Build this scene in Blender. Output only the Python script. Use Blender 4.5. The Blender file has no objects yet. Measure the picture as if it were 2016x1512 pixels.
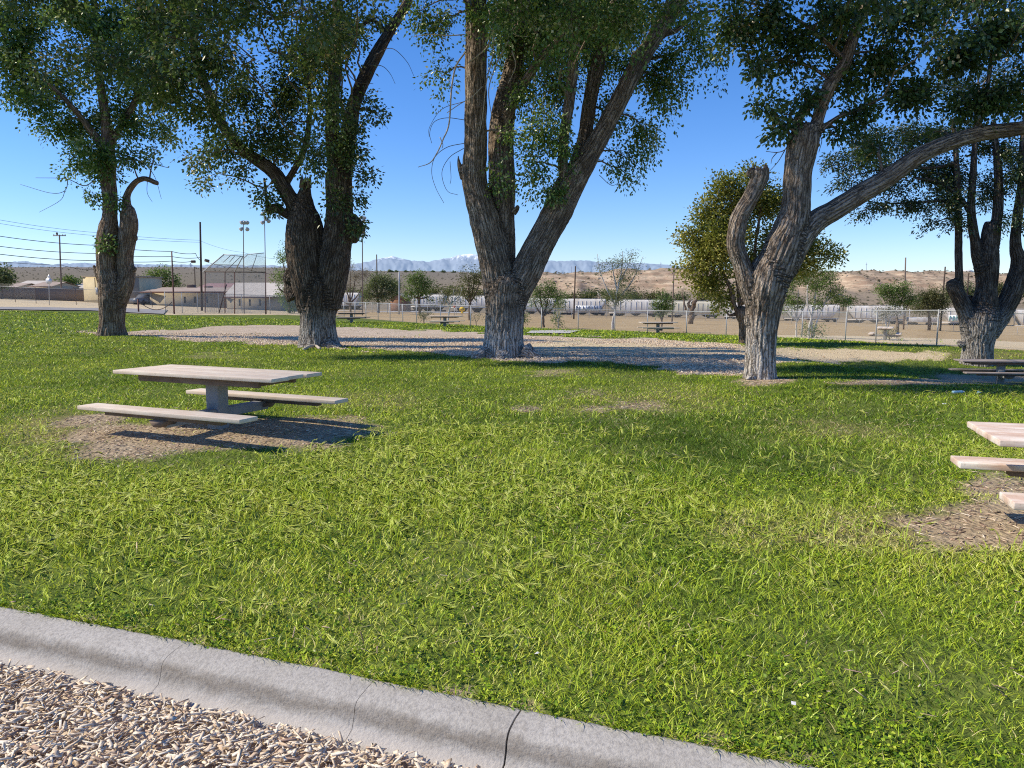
import bpy, bmesh, math, random
import numpy as np
from mathutils import Vector, Matrix
R = np.random.default_rng(7)
random.seed(7)
sc = bpy.context.scene
COL = sc.collection
# ---------------------------------------------------------------- camera geometry
F = 1514.0; CX = 1008.0; CY = 756.0; HZ = 580.0; CAMZ = 1.65
PITCH = math.atan((CY - HZ) / F)
SP, CP = math.sin(PITCH), math.cos(PITCH)
# ---------------------------------------------------------------- numpy gradient noise
_perm = np.random.default_rng(3).permutation(256); _perm = np.concatenate([_perm, _perm])
_g3 = np.random.default_rng(4).normal(size=(256, 3)); _g3 /= np.linalg.norm(_g3, axis=1)[:, None]
def pn(x, y, z=0.0):
    x, y, z = np.broadcast_arrays(np.asarray(x, float), np.asarray(y, float), np.asarray(z, float))
    xi = np.floor(x).astype(int); yi = np.floor(y).astype(int); zi = np.floor(z).astype(int)
    xf = x - xi; yf = y - yi; zf = z - zi
    fade = lambda t: t * t * t * (t * (t * 6 - 15) + 10)
    u, v, w = fade(xf), fade(yf), fade(zf)
    def g(a, b, c):
        h = _perm[(_perm[(_perm[(xi + a) & 255] + yi + b) & 255] + zi + c) & 255]
        gr = _g3[h]
        return gr[..., 0] * (xf - a) + gr[..., 1] * (yf - b) + gr[..., 2] * (zf - c)
    lerp = lambda a, b, t: a + t * (b - a)
    x00 = lerp(g(0,0,0), g(1,0,0), u); x10 = lerp(g(0,1,0), g(1,1,0), u)
    x01 = lerp(g(0,0,1), g(1,0,1), u); x11 = lerp(g(0,1,1), g(1,1,1), u)
    return 1.6 * lerp(lerp(x00, x10, v), lerp(x01, x11, v), w)
def fbm(x, y, z=0.0, o=4):
    r = 0; a = 1.0; f = 1.0
    for _ in range(o):
        r = r + a * pn(np.asarray(x) * f, np.asarray(y) * f, np.asarray(z) * f + 7.3 * _); a *= .5; f *= 2.03
    return r
def sstep(a, b, x):
    t = np.clip((np.asarray(x, float) - a) / (b - a), 0, 1); return t * t * (3 - 2 * t)
# ---------------------------------------------------------------- rays, kerb line, terrain
def raydir(px, py):
    u = (px - CX) / F; v = (CY - py) / F
    return np.array([u, v * SP + CP, v * CP - SP])
def P(px, py, Y):                          # the point of that pixel's line of sight standing Y metres ahead
    d = raydir(px, py); return np.array([0, 0, CAMZ]) + d * (Y / d[1])
def flat(px, py, z=0.0):
    d = raydir(px, py); return (np.array([0, 0, CAMZ]) + d * ((z - CAMZ) / d[2]))
def proj(X, Y, Z):
    dz = Z - CAMZ
    dep = Y * CP - dz * SP; up = Y * SP + dz * CP
    dep = np.maximum(dep, .05)
    return CX + F * X / dep, CY - F * up / dep
KPX = [(-420, 1130), (-200, 1163), (0, 1195), (185, 1231), (370, 1268), (560, 1309), (740, 1352), (880, 1374), (1025, 1396), (1300, 1456), (1640, 1516), (2000, 1590), (2400, 1680)]
KPT = np.array([flat(x, y)[:2] for x, y in KPX])
# smooth the line
_t = np.linspace(KPT[0, 0], KPT[-1, 0], 60)
KC = np.polyfit(KPT[:, 0], KPT[:, 1], 3)
kerb_y = lambda x: np.polyval(KC, np.clip(x, KPT[0, 0], KPT[-1, 0])) + (np.polyval(np.polyder(KC), KPT[-1, 0])) * np.maximum(np.asarray(x) - KPT[-1, 0], 0) + (np.polyval(np.polyder(KC), KPT[0, 0])) * np.minimum(np.asarray(x) - KPT[0, 0], 0)
def kerb_s(X, Y):                          # signed distance from the kerb's back edge, lawn side positive
    sl = np.polyval(np.polyder(KC), np.clip(X, KPT[0, 0], KPT[-1, 0]))
    return (Y - kerb_y(X)) / np.sqrt(1 + sl * sl)
TB = np.array([(-50, 0, 0), (0, 0, 0), (14, 0, 0), (20, -.04, -.002), (30, -.22, -.009), (45, -.55, -.022), (63, -.9, -.031), (90, -1.45, -.039), (120, -2.0, -.041), (160, -2.75, -.031), (200, -3.3, -.021), (320, -4.2, -.01), (600, -5, 0), (20000, -5, 0)])
def terrain(X, Y):
    X = np.asarray(X, float); Y = np.asarray(Y, float)
    b = np.interp(Y, TB[:, 0], TB[:, 1]); l = np.interp(Y, TB[:, 0], TB[:, 2])
    z = b + l * np.clip(X, -110, 95)
    near = 1 - sstep(60, 200, np.hypot(X, Y))
    z = z - .9 * sstep(12, 20.5, Y) * (1 - sstep(23.5, 34, Y)) * sstep(7, 12.5, X)
    z = z + .085 * np.exp(-((X + 3.5) ** 2 + (Y - 9.0) ** 2) / 2.2 ** 2)
    z = z + near * (.045 * pn(X * .22, Y * .22, 1.5) + .018 * pn(X * .9, Y * .9, 4.1))
    s = kerb_s(X, Y)
    z = np.where(Y < 14, z * sstep(0, 1.2, s) + np.where(s < 0, -.135 * sstep(.0, -.12, s), 0), z)
    return z
def G(px, py):                             # where a pixel's line of sight meets the terrain
    d = raydir(px, py)
    ts = np.geomspace(1.5, 900, 6000)
    p = np.array([0, 0, CAMZ])[None] + d[None] * ts[:, None]
    h = p[:, 2] - terrain(p[:, 0], p[:, 1])
    i = np.argmax(h < 0) if (h < 0).any() else len(ts) - 1
    a, b = ts[max(i - 1, 0)], ts[i]; ha, hb = h[max(i - 1, 0)], h[i]
    t = a + (b - a) * (ha / (ha - hb) if ha != hb else 0)
    q = np.array([0, 0, CAMZ]) + d * t; q[2] = float(terrain(q[0], q[1])); return q
def ground(x, y): return np.array([x, y, float(terrain(x, y))])
# ---------------------------------------------------------------- objects
def tag(o, label=None, cat=None, group=None, kind=None):
    if label: o['label'] = label
    if cat: o['category'] = cat
    if group: o['group'] = group
    if kind: o['kind'] = kind
    return o
def empty(name, loc, rz=0.0, label=None, cat=None, group=None):
    o = bpy.data.objects.new(name, None); COL.objects.link(o); o.location = tuple(float(v) for v in loc); o.rotation_euler = (0, 0, rz)
    o.empty_display_size = .2
    return tag(o, label, cat, group)
def mesh_np(V, faces, smooth=False):
    V = np.ascontiguousarray(np.asarray(V, np.float32).reshape(-1, 3))
    me = bpy.data.meshes.new('m')
    me.vertices.add(len(V)); me.vertices.foreach_set('co', V.ravel())
    faces = [np.asarray(f, np.int32) for f in faces if len(f)]
    tot = np.concatenate([np.full(len(f), f.shape[1], np.int32) for f in faces])
    lp = np.concatenate([f.ravel() for f in faces])
    me.loops.add(len(lp)); me.loops.foreach_set('vertex_index', lp)
    me.polygons.add(len(tot))
    st = np.concatenate([[0], np.cumsum(tot)[:-1]]).astype(np.int32)
    me.polygons.foreach_set('loop_start', st)
    try: me.polygons.foreach_set('loop_total', tot)
    except Exception: pass
    if smooth: me.polygons.foreach_set('use_smooth', np.ones(len(tot), bool))
    me.update(calc_edges=True); me.validate()
    return me
def attr(me, name, vals, typ='FLOAT'):
    a = me.attributes.new(name, typ, 'POINT')
    vals = np.asarray(vals, np.float32)
    a.data.foreach_set({'FLOAT': 'value', 'FLOAT_VECTOR': 'vector', 'FLOAT_COLOR': 'color'}[typ], vals.ravel())
def obj(name, me, mat, parent=None, **kw):
    me.name = name
    o = bpy.data.objects.new(name, me); COL.objects.link(o)
    for m in (mat if isinstance(mat, (list, tuple)) else [mat]): me.materials.append(m)
    if parent is not None: o.parent = parent
    return tag(o, **kw)
class MB:                                  # gathers boxes, tubes and sheets into one mesh
    def __init__(s): s.V = []; s.F = {}; s.n = 0; s.A = []
    def add(s, V, *fs, a=0.0):
        V = np.asarray(V, float).reshape(-1, 3)
        for f in fs:
            f = np.asarray(f, int)
            if len(f): s.F.setdefault(f.shape[1], []).append(f + s.n)
        s.V.append(V); s.n += len(V); s.A.append(np.broadcast_to(a, (len(V),)).astype(float)); return s
    def me(s, smooth=False, at=None):
        m = mesh_np(np.concatenate(s.V), [np.concatenate(x) for x in s.F.values()], smooth)
        if at: attr(m, at, np.concatenate(s.A))
        return m
    def box(s, c, d, rz=0.0, bev=0.0, rot=None, a=0.0, taper=1.0):
        hx, hy, hz = d[0] / 2, d[1] / 2, d[2] / 2
        M = np.array(Matrix.Rotation(rz, 3, 'Z')) if rot is None else np.array(rot)
        if bev <= 0:
            V = np.array([(x * hx * (taper if z > 0 else 1), y * hy * (taper if z > 0 else 1), z * hz) for z in (-1, 1) for y in (-1, 1) for x in (-1, 1)])
            Fq = [(0, 2, 3, 1), (4, 5, 7, 6), (0, 1, 5, 4), (2, 6, 7, 3), (0, 4, 6, 2), (1, 3, 7, 5)]
            return s.add(V @ M.T + np.asarray(c), Fq, a=a)
        bm = bmesh.new(); bmesh.ops.create_cube(bm, size=1)
        for v in bm.verts: v.co = Vector((v.co.x * d[0], v.co.y * d[1], v.co.z * d[2]))
        bmesh.ops.bevel(bm, geom=bm.edges[:], offset=bev, segments=2, affect='EDGES', profile=.5)
        V = np.array([v.co[:] for v in bm.verts]) @ M.T + np.asarray(c)
        bm.verts.index_update(); fs = {}
        for f in bm.faces: fs.setdefault(len(f.verts), []).append([v.index for v in f.verts])
        bm.free()
        return s.add(V, *fs.values(), a=a)
    def tube(s, pts, rad, n=8, cap=True, a=0.0):
        V, Fq, caps = tube(pts, rad, n)
        s.add(V, Fq, *( [caps] if cap else []), a=a); return s
    def bar(s, p, q, r, n=6, a=0.0): return s.tube([p, q], [r, r], n, a=a)
    def quad(s, a_, b_, c_, d_, a=0.0): return s.add([a_, b_, c_, d_], [(0, 1, 2, 3)], a=a)
    def poly(s, pts, a=0.0): return s.add(pts, [tuple(range(len(pts)))], a=a)
    def extr(s, pts, off, a=0.0):          # closed outline pushed along off
        pts = np.asarray(pts, float); n = len(pts); q = pts + np.asarray(off)
        s.add(np.concatenate([pts, q]), [tuple(range(n))[::-1], tuple(range(n, 2 * n))], [(i, (i + 1) % n, n + (i + 1) % n, n + i) for i in range(n)], a=a); return s
    def build(s, name, mat, parent=None, smooth=False, at=None, **kw): return obj(name, s.me(smooth, at), mat, parent, **kw)
def frames(pts):
    pts = np.asarray(pts, float); T = np.gradient(pts, axis=0); T /= np.maximum(np.linalg.norm(T, axis=1), 1e-9)[:, None]
    ref = np.array([0.0, 1, 0]) if abs(T[0][1]) < .9 else np.array([1.0, 0, 0])
    U = np.zeros_like(pts); u = ref - T[0] * ref.dot(T[0]); u /= np.linalg.norm(u)
    for i in range(len(pts)):
        u = u - T[i] * u.dot(T[i]); u /= max(np.linalg.norm(u), 1e-9); U[i] = u
    return T, U, np.cross(T, U)
def tube(pts, rad, n=8):
    pts = np.asarray(pts, float); rad = np.broadcast_to(np.asarray(rad, float), (len(pts),)); m = len(pts)
    T, U, W = frames(pts)
    th = np.arange(n) * 2 * math.pi / n
    ring = np.cos(th)[None, :, None] * U[:, None] + np.sin(th)[None, :, None] * W[:, None]
    V = (pts[:, None] + ring * rad[:, None, None]).reshape(-1, 3)
    i = np.arange(m - 1)[:, None] * n; j = np.arange(n)[None]; k = (np.arange(n)[None] + 1) % n
    Fq = np.stack([i + j, i + k, i + n + k, i + n + j], -1).reshape(-1, 4)
    caps = np.array([list(range(n))[::-1], list(range((m - 1) * n, m * n))])
    return V, Fq, caps
def spline(pts, step):                     # Catmull-Rom through rows of numbers
    pts = np.asarray(pts, float)
    if len(pts) < 3:
        L = np.linalg.norm(pts[-1, :3] - pts[0, :3]); k = max(2, int(L / step) + 1)
        return pts[0] + (pts[-1] - pts[0]) * np.linspace(0, 1, k)[:, None]
    e = np.concatenate([[2 * pts[0] - pts[1]], pts, [2 * pts[-1] - pts[-2]]]); out = []
    for i in range(1, len(e) - 2):
        p0, p1, p2, p3 = e[i - 1], e[i], e[i + 1], e[i + 2]
        k = max(2, int(np.linalg.norm(p2[:3] - p1[:3]) / step) + 1)
        for t in np.linspace(0, 1, k, endpoint=False):
            out.append(.5 * ((2 * p1) + (-p0 + p2) * t + (2 * p0 - 5 * p1 + 4 * p2 - p3) * t * t + (-p0 + 3 * p1 - 3 * p2 + p3) * t ** 3))
    out.append(pts[-1]); return np.array(out)
# ---------------------------------------------------------------- materials
class NT:
    def __init__(s, name):
        s.m = bpy.data.materials.new(name); s.m.use_nodes = True; s.t = s.m.node_tree; s.t.nodes.clear()
        s.out = s.t.nodes.new('ShaderNodeOutputMaterial')
    def n(s, typ, ins=None, **props):
        x = s.t.nodes.new('ShaderNode' + typ)
        for k, v in props.items(): setattr(x, k, v)
        for k, v in (ins or {}).items():
            sk = x.inputs[k]
            if isinstance(v, bpy.types.NodeSocket): s.t.links.new(v, sk)
            elif isinstance(v, (tuple, list)) and len(v) == 3 and sk.type == 'RGBA': sk.default_value = (*v, 1)
            else: sk.default_value = v
        return x
    def noise(s, vec, scale, detail=4, rough=.55, dist=0.0): return s.n('TexNoise', {'Vector': vec, 'Scale': scale, 'Detail': detail, 'Roughness': rough, 'Distortion': dist})
    def vor(s, vec, scale, feature='F1', rnd=1.0): return s.n('TexVoronoi', {'Vector': vec, 'Scale': scale, 'Randomness': rnd}, feature=feature)
    def ramp(s, fac, stops):
        x = s.n('ValToRGB', {'Fac': fac}); e = x.color_ramp.elements
        while len(e) < len(stops): e.new(.5)
        for i, (p, c) in enumerate(stops): e[i].position = p; e[i].color = (*c, 1) if len(c) == 3 else c
        return x.outputs['Color']
    def mix(s, fac, a, b, mode='MIX'):
        x = s.n('Mix', data_type='RGBA', blend_type=mode)
        for sk, v in ((x.inputs['Factor'], fac), (x.inputs[6], a), (x.inputs[7], b)):
            if isinstance(v, bpy.types.NodeSocket): s.t.links.new(v, sk)
            elif isinstance(v, tuple): sk.default_value = (*v, 1)
            else: sk.default_value = v
        return x.outputs[2]
    def math(s, op, a, b=0.0, clamp=False):
        x = s.n('Math', operation=op, use_clamp=clamp)
        for i, v in enumerate((a, b)):
            if isinstance(v, bpy.types.NodeSocket): s.t.links.new(v, x.inputs[i])
            else: x.inputs[i].default_value = v
        return x.outputs[0]
    def mapr(s, v, a, b, c=0.0, d=1.0): return s.n('MapRange', {'Value': v, 'From Min': a, 'From Max': b, 'To Min': c, 'To Max': d}).outputs[0]
    def attr(s, name): return s.n('Attribute', attribute_name=name)
    def obj(s): return s.n('TexCoord').outputs['Object']
    def geo(s): return s.n('NewGeometry').outputs['Position']
    def scale(s, vec, v): return s.n('VectorMath', {0: vec, 1: v}, operation='MULTIPLY').outputs[0]
    def bump(s, h, strength=.5, dist=.02): return s.n('Bump', {'Height': h, 'Strength': strength, 'Distance': dist}).outputs[0]
    def bsdf(s, col, rough=.8, spec=.3, normal=None, metal=0.0):
        ins = {'Base Color': col, 'Roughness': rough, 'Specular IOR Level': spec, 'Metallic': metal}
        if normal is not None: ins['Normal'] = normal
        return s.fin(s.n('BsdfPrincipled', ins).outputs[0])
    def fin(s, sh): s.t.links.new(sh, s.out.inputs[0]); return s.m
def plain(name, col, rough=.7, var=.25, scale=6.0, spec=.3, metal=0.0, bump=0.0):
    t = NT(name); v = t.obj()
    n1 = t.noise(v, scale, 5).outputs[0]; n2 = t.noise(v, scale * 7.3, 3).outputs[0]
    f = t.mapr(t.math('ADD', t.math('MULTIPLY', n1, .7), t.math('MULTIPLY', n2, .3)), .3, .7, 1 - var, 1 + var)
    c = t.mix(1.0, col, t.n('CombineColor', {0: f, 1: f, 2: f}).outputs[0], 'MULTIPLY')
    return t.bsdf(c, rough, spec, t.bump(n2, bump, .01) if bump else None, metal)
def leafmat(name, stops, trans=.35, gloss=.08, gcol=None, upn=0.0):
    t = NT(name); a = t.attr('tint').outputs['Fac']
    c = t.ramp(a, stops); ins = {'Color': c}
    if upn:                                # soft blades: shade like the turf they stand in
        nn = t.scale(t.n('NewGeometry').outputs['Normal'], (1 - upn,) * 3)
        ins['Normal'] = t.n('VectorMath', {0: t.n('VectorMath', {0: nn, 1: (0, 0, upn)}, operation='ADD').outputs[0]}, operation='NORMALIZE').outputs[0]
    d = t.n('BsdfDiffuse', ins).outputs[0]
    tr = t.n('BsdfTranslucent', {'Color': t.mix(.45, c, (.2, .28, .03))}).outputs[0]
    s1 = t.n('MixShader', {0: trans, 1: d, 2: tr}).outputs[0]
    g = t.n('BsdfGlossy', {'Color': gcol or t.mix(.5, c, (.6, .65, .55)), 'Roughness': .36 if gcol else .42}).outputs[0]
    return t.fin(t.n('MixShader', {0: gloss, 1: s1, 2: g}).outputs[0])
def barkmat(name, dark, mid, light, base=None, zb=0.0):
    t = NT(name); a = t.attr('bark').outputs['Vector']
    q = t.scale(a, (1.0, 1.0, .11))
    n1 = t.noise(q, 11.0, 6, .65, .2).outputs[0]; n2 = t.noise(a, 3.0, 4, .6).outputs[0]; n3 = t.noise(q, 30.0, 4, .6).outputs[0]
    wq = t.n('VectorMath', {0: t.scale(a, (1.0, 1.0, .10)), 1: t.scale(t.noise(a, 3.5, 4).outputs['Color'], (.055, .055, .055))}, operation='ADD').outputs[0]
    vo = t.n('TexVoronoi', {'Vector': wq, 'Scale': 15.0}, feature='DISTANCE_TO_EDGE').outputs[0]
    vb = t.n('TexVoronoi', {'Vector': t.n('VectorMath', {0: t.scale(a, (1.0, 1.0, .34)), 1: t.scale(t.noise(a, 6.0, 3).outputs['Color'], (.06, .06, .06))}, operation='ADD').outputs[0], 'Scale': 24.0}, feature='DISTANCE_TO_EDGE').outputs[0]
    ridge = t.math('ADD', t.math('MULTIPLY', n1, .5), t.math('ADD', t.math('MULTIPLY', t.mapr(vo, 0, .3), .42), t.math('ADD', t.math('MULTIPLY', n3, .3), t.math('MULTIPLY', t.mapr(vb, 0, .3), .24))))
    c = t.ramp(t.mapr(ridge, .36, 1.02), [(.0, dark), (.3, mid), (.72, light), (1.0, tuple(min(1, v * 1.3) for v in light))])
    c = t.mix(t.mapr(n2, .35, .7, 0, .5), c, (mid[0] * 1.15, mid[1] * .85, mid[2] * .62)); c = t.mix(t.mapr(t.noise(a, 1.3, 5, .65).outputs[0], .5, .68, 0, .6), c, (dark[0] * 2.2, dark[1] * 2.2, dark[2] * 2.2))
    if base is not None:                   # weathered pale skirt round the foot
        z = t.n('SeparateXYZ', {0: t.geo()}).outputs[2]
        f = t.math('MULTIPLY', t.mapr(t.math('ADD', z, t.math('MULTIPLY', n2, -.5)), zb + 1.1, zb + .2, 0, .8), t.mapr(ridge, .5, .8, .15, 1))
        c = t.mix(f, c, base)
    return t.bsdf(c, .95, .1, t.bump(ridge, 1.0, .065))
# ---------------------------------------------------------------- world, sun, camera
SUN_EL = math.radians(43); SUN_AZ = math.radians(-89)      # azimuth from +Y towards +X
w = bpy.data.worlds.new('World'); sc.world = w; w.use_nodes = True
wt = w.node_tree; bg = wt.nodes['Background']
sky = wt.nodes.new('ShaderNodeTexSky'); sky.sky_type = 'NISHITA'; sky.sun_disc = False
sky.sun_elevation = SUN_EL; sky.sun_rotation = SUN_AZ; sky.altitude = 700; sky.air_density = 1.0; sky.dust_density = .1; sky.ozone_density = 3.5
hsv = wt.nodes.new('ShaderNodeHueSaturation'); hsv.inputs['Saturation'].default_value = 1.25
wt.links.new(sky.outputs[0], hsv.inputs['Color']); tnt = wt.nodes.new('ShaderNodeMix'); tnt.data_type = 'RGBA'; tnt.blend_type = 'MULTIPLY'; tnt.inputs[0].default_value = 1; tnt.inputs[7].default_value = (.93, .97, 1.2, 1)
wt.links.new(hsv.outputs[0], tnt.inputs[6]); wt.links.new(tnt.outputs[2], bg.inputs[0]); bg.inputs[1].default_value = .15
sl = bpy.data.lights.new('sun', 'SUN'); sl.energy = 5.0; sl.angle = math.radians(.53); sl.color = (1, .895, .71)
so = bpy.data.objects.new('sun', sl); COL.objects.link(so)
sd = Vector((math.sin(SUN_AZ) * math.cos(SUN_EL), math.cos(SUN_AZ) * math.cos(SUN_EL), math.sin(SUN_EL)))
so.rotation_euler = (-sd).to_track_quat('-Z', 'Y').to_euler(); so.location = (-20, -10, 30)
cd = bpy.data.cameras.new('camera'); cam = bpy.data.objects.new('camera', cd); COL.objects.link(cam); sc.camera = cam
cam.location = (0, 0, CAMZ); cam.rotation_euler = (math.pi / 2 - PITCH, 0, 0)
cd.sensor_width = 36; cd.lens = 36 * F / 2016; cd.clip_end = 60000; cd.clip_start = .05
sc.view_settings.view_transform = 'Standard'; sc.view_settings.look = 'None'; sc.view_settings.exposure = 0
sc.render.engine = 'CYCLES'
cy = sc.cycles; cy.max_bounces = 7; cy.diffuse_bounces = 4; cy.glossy_bounces = 2; cy.transmission_bounces = 4; cy.transparent_max_bounces = 24
cy.filter_width = 1.1; cy.use_denoising = False; cy.denoiser = 'OPENIMAGEDENOISE'; cy.denoising_prefilter = 'ACCURATE'; cy.use_adaptive_sampling = True; cy.adaptive_threshold = .008
cy.sample_clamp_indirect = 6; cy.caustics_reflective = False; cy.caustics_refractive = False

# ---------------------------------------------------------------- ground cover regions, outlined on the photograph and cast on the ground
def inpoly(x, y, poly):
    p = np.asarray(poly, float); r = np.zeros(np.shape(x), bool); j = len(p) - 1
    for i in range(len(p)):
        c = ((p[i, 1] > y) != (p[j, 1] > y)); dy = p[j, 1] - p[i, 1]
        r ^= c & (x < (p[j, 0] - p[i, 0]) * (y - p[i, 1]) / (dy if dy else 1e-9) + p[i, 0]); j = i
    return r
CHIPS = [(150, 652), (240, 654), (330, 650), (440, 641), (560, 639), (700, 646), (860, 651), (940, 655), (1030, 658), (1140, 664), (1250, 666), (1330, 670), (1450, 679), (1560, 688), (1660, 690), (1790, 690), (1860, 698), (1800, 707), (1560, 711), (1460, 736), (1380, 734), (1250, 721), (1120, 708), (1040, 710), (940, 707), (860, 700), (760, 690), (690, 684), (590, 681), (500, 676), (400, 672), (300, 664), (180, 658)]
PALE = [(1020, 676), (1100, 672), (1250, 678), (1450, 688), (1460, 698), (1300, 697), (1150, 692), (1040, 690)]
PALE2 = [(1450, 682), (1660, 688), (1870, 692), (1870, 708), (1560, 714), (1462, 708)]
FIELD = [(630, 618), (652, 622), (830, 636), (940, 641), (1040, 645), (1200, 650), (1333, 656), (1450, 661), (1660, 671), (1900, 684), (2016, 690), (3600, 770), (3600, 600), (600, 600)]
SANDP = [(1480, 659), (1660, 661), (1900, 668), (2100, 678), (3400, 745), (3400, 768), (2016, 689), (1900, 683), (1660, 670), (1480, 662)]
LEFT = [(-3000, 618), (-300, 613), (0, 611), (190, 612), (262, 617), (330, 620), (560, 620), (630, 621), (660, 614), (600, 560), (-3000, 540)]
def regions(X, Y):
    Z = terrain(X, Y); px, py = proj(X, Y, Z)
    sc_ = np.clip((py - 585) / 100, .15, 2)
    jx = px + 14 * pn(X * .9, Y * .5, 2.2) ; jy = py + 7 * sc_ * pn(X * .55, Y * .35, 9.1) + 3 * sc_ * pn(X * 2.3, Y * 1.4, 3.3)
    front = (Y > 2)
    chips = inpoly(jx, jy, CHIPS) & front & (Y > 14)
    pale = (inpoly(jx, jy, PALE) | inpoly(jx, jy, PALE2)) & front & (Y > 14)
    field = (inpoly(px, py + 1.2 * sc_ * pn(X * .4, Y * .3, 5.5), FIELD) & (Y > 25))
    sandp = inpoly(px, py, SANDP) & (Y > 25)
    left = inpoly(px, py, LEFT) & (Y > 30)
    far = (Y > 135) | ((Y > 30) & (np.abs(X) > 140))
    # worn patches: dirt strength 0..1
    e = lambda cx, cy_, rx, ry: np.clip(1.5 - 1.5 * np.sqrt(((px - cx) / rx) ** 2 + ((py - cy_) / ry) ** 2) + .55 * fbm(X * 1.1, Y * 1.1, 6.6, 4), 0, 1) * front
    dirt = np.maximum.reduce([e(420, 850, 345, 52), e(250, 855, 190, 55), e(600, 838, 150, 40), e(2000, 1030, 330, 82) , e(2200, 1010, 400, 120), .5 * e(1240, 800, 130, 22), .5 * e(1090, 733, 90, 14), .35 * e(1150, 772, 100, 14), .8 * e(1800, 752, 230, 9), .8 * e(1960, 745, 160, 18),
                              .35 * e(420, 700, 130, 12), .9 * e(1500, 752, 80, 12), .5 * e(1030, 805, 60, 12)])
    dry = np.maximum.reduce([e(1700, 1040, 330, 60), .9 * e(110, 850, 180, 60), .55 * e(1250, 790, 260, 40), .7 * e(1900, 700, 260, 12), .5 * e(700, 790, 200, 30), .6 * e(1650, 850, 200, 30)])
    dirt = dirt * (Y < 30)
    s = kerb_s(X, Y); bed = (s < 0) & (Y < 14)
    return dict(px=px, py=py, chips=chips, pale=pale, field=field | far, sandp=sandp, left=left & ~field, dirt=dirt, dry=dry * (Y < 40), bed=bed, s=s)
def axis(lo, hi, fine_lo, fine_hi, d0, k, k2, lim):
    out = [0.0]; x = 0.0
    while x < hi:
        x += max(d0, (k if x < lim else k2) * abs(x)); out.append(x)
    neg = []; x = 0.0
    while x > lo:
        x -= max(d0, (k if -x < lim else k2) * abs(x)); neg.append(x)
    return np.array(neg[::-1] + out)
ax = axis(-9000, 9000, 0, 0, .14, .013, .12, 110)
ay = axis(-60, 16000, 0, 0, .12, .010, .12, 260)
GX, GY = np.meshgrid(ax, ay)
GZ = terrain(GX, GY)
nx, ny = len(ax), len(ay)
ii = (np.arange(ny - 1)[:, None] * nx + np.arange(nx - 1)[None])
GFc = np.stack([ii, ii + 1, ii + nx + 1, ii + nx], -1).reshape(-1, 4)
rg = regions(GX.ravel(), GY.ravel())
gm = mesh_np(np.stack([GX, GY, GZ], -1).reshape(-1, 3), [GFc], True)
cov = np.zeros((GX.size, 4)); cov2 = np.zeros((GX.size, 4))
bare = rg['chips'] | rg['bed'] | rg['field'] | rg['left']
cov[:, 0] = (~bare); cov[:, 1] = rg['dirt']; cov[:, 2] = rg['chips'] | rg['bed']; cov[:, 3] = np.maximum(rg['pale'], np.maximum(rg['sandp'], rg['left']))
cov2[:, 0] = np.where(bare, 0, rg['dry']); cov2[:, 1] = rg['field']; cov2[:, 2] = sstep(150, 260, GY.ravel()); cov2[:, 3] = 1
attr(gm, 'cover', cov, 'FLOAT_COLOR'); attr(gm, 'extra', cov2, 'FLOAT_COLOR')
t = NT('ground'); pos = t.geo()
ca = t.attr('cover'); sp_ = t.n('SeparateColor', {0: ca.outputs['Color']}); gr, di, ch = sp_.outputs; pa = ca.outputs['Alpha']
cb = t.attr('extra'); s2 = t.n('SeparateColor', {0: cb.outputs['Color']}); dry, fld, far_ = s2.outputs
nA = t.noise(pos, .35, 5, .6).outputs[0]; nB = t.noise(pos, 2.5, 5, .65).outputs[0]; nC = t.noise(pos, 22.0, 4, .7).outputs[0]; nD = t.noise(t.scale(pos, (1, .45, 1)), 9.0, 4, .7).outputs[0]
field = t.mix(t.mapr(nA, .35, .65), (.42, .29, .145), (.54, .40, .22)); field = t.mix(t.mapr(nD, .4, .7, 0, .5), field, (.33, .24, .12))
field = t.mix(far_, field, t.mix(t.mapr(nA, .4, .6), (.30, .24, .16), (.21, .17, .11)))
grass = t.mix(t.mapr(nB, .35, .65), (.11, .155, .028), (.18, .235, .045)); grass = t.mix(t.mapr(nC, .4, .75, 0, .5), grass, (.05, .065, .018))
grass = t.mix(t.mapr(nA, .5, .72, 0, .5), grass, (.17, .15, .06))
dryc = t.mix(t.mapr(nC, .35, .65), (.16, .14, .05), (.33, .27, .13))
grass = t.mix(t.math('MULTIPLY', dry, t.mapr(nB, .3, .55)), grass, dryc)
vo = t.vor(t.scale(pos, (1, .6, 1)), 24.0)
cc = t.ramp(t.n('SeparateColor', {0: vo.outputs['Color']}).outputs[0], [(0, (.30, .22, .155)), (.35, (.52, .405, .295)), (.7, (.64, .52, .39)), (1, (.74, .62, .48))])
cc = t.mix(t.mapr(nA, .45, .65, 0, .5), cc, (.42, .34, .22))
sand = t.mix(t.mapr(nB, .3, .7), (.70, .58, .38), (.58, .46, .29)); sand = t.mix(t.mapr(nC, .5, .75, 0, .5), sand, (.33, .27, .19))
dirt = t.mix(t.mapr(nB, .3, .7), (.34, .255, .16), (.50, .40, .265)); dirt = t.mix(t.mapr(nC, .5, .72, 0, .8), dirt, (.15, .105, .07))
c = t.mix(gr, field, grass); c = t.mix(ch, c, cc); c = t.mix(t.math('MULTIPLY', pa, t.mapr(nB, .2, .4)), c, sand)
c = t.mix(t.math('MULTIPLY', gr, t.mapr(t.math('ADD', di, t.math('MULTIPLY', t.math('SUBTRACT', nC, .5), .5)), .25, .6), True), c, dirt)
hb = t.math('ADD', t.math('MULTIPLY', nC, .6), t.math('MULTIPLY', vo.outputs['Distance'], .5))
ground_mat = t.bsdf(c, .97, .08, t.bump(hb, .8, .05))
obj('ground', gm, ground_mat, kind='structure')

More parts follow.
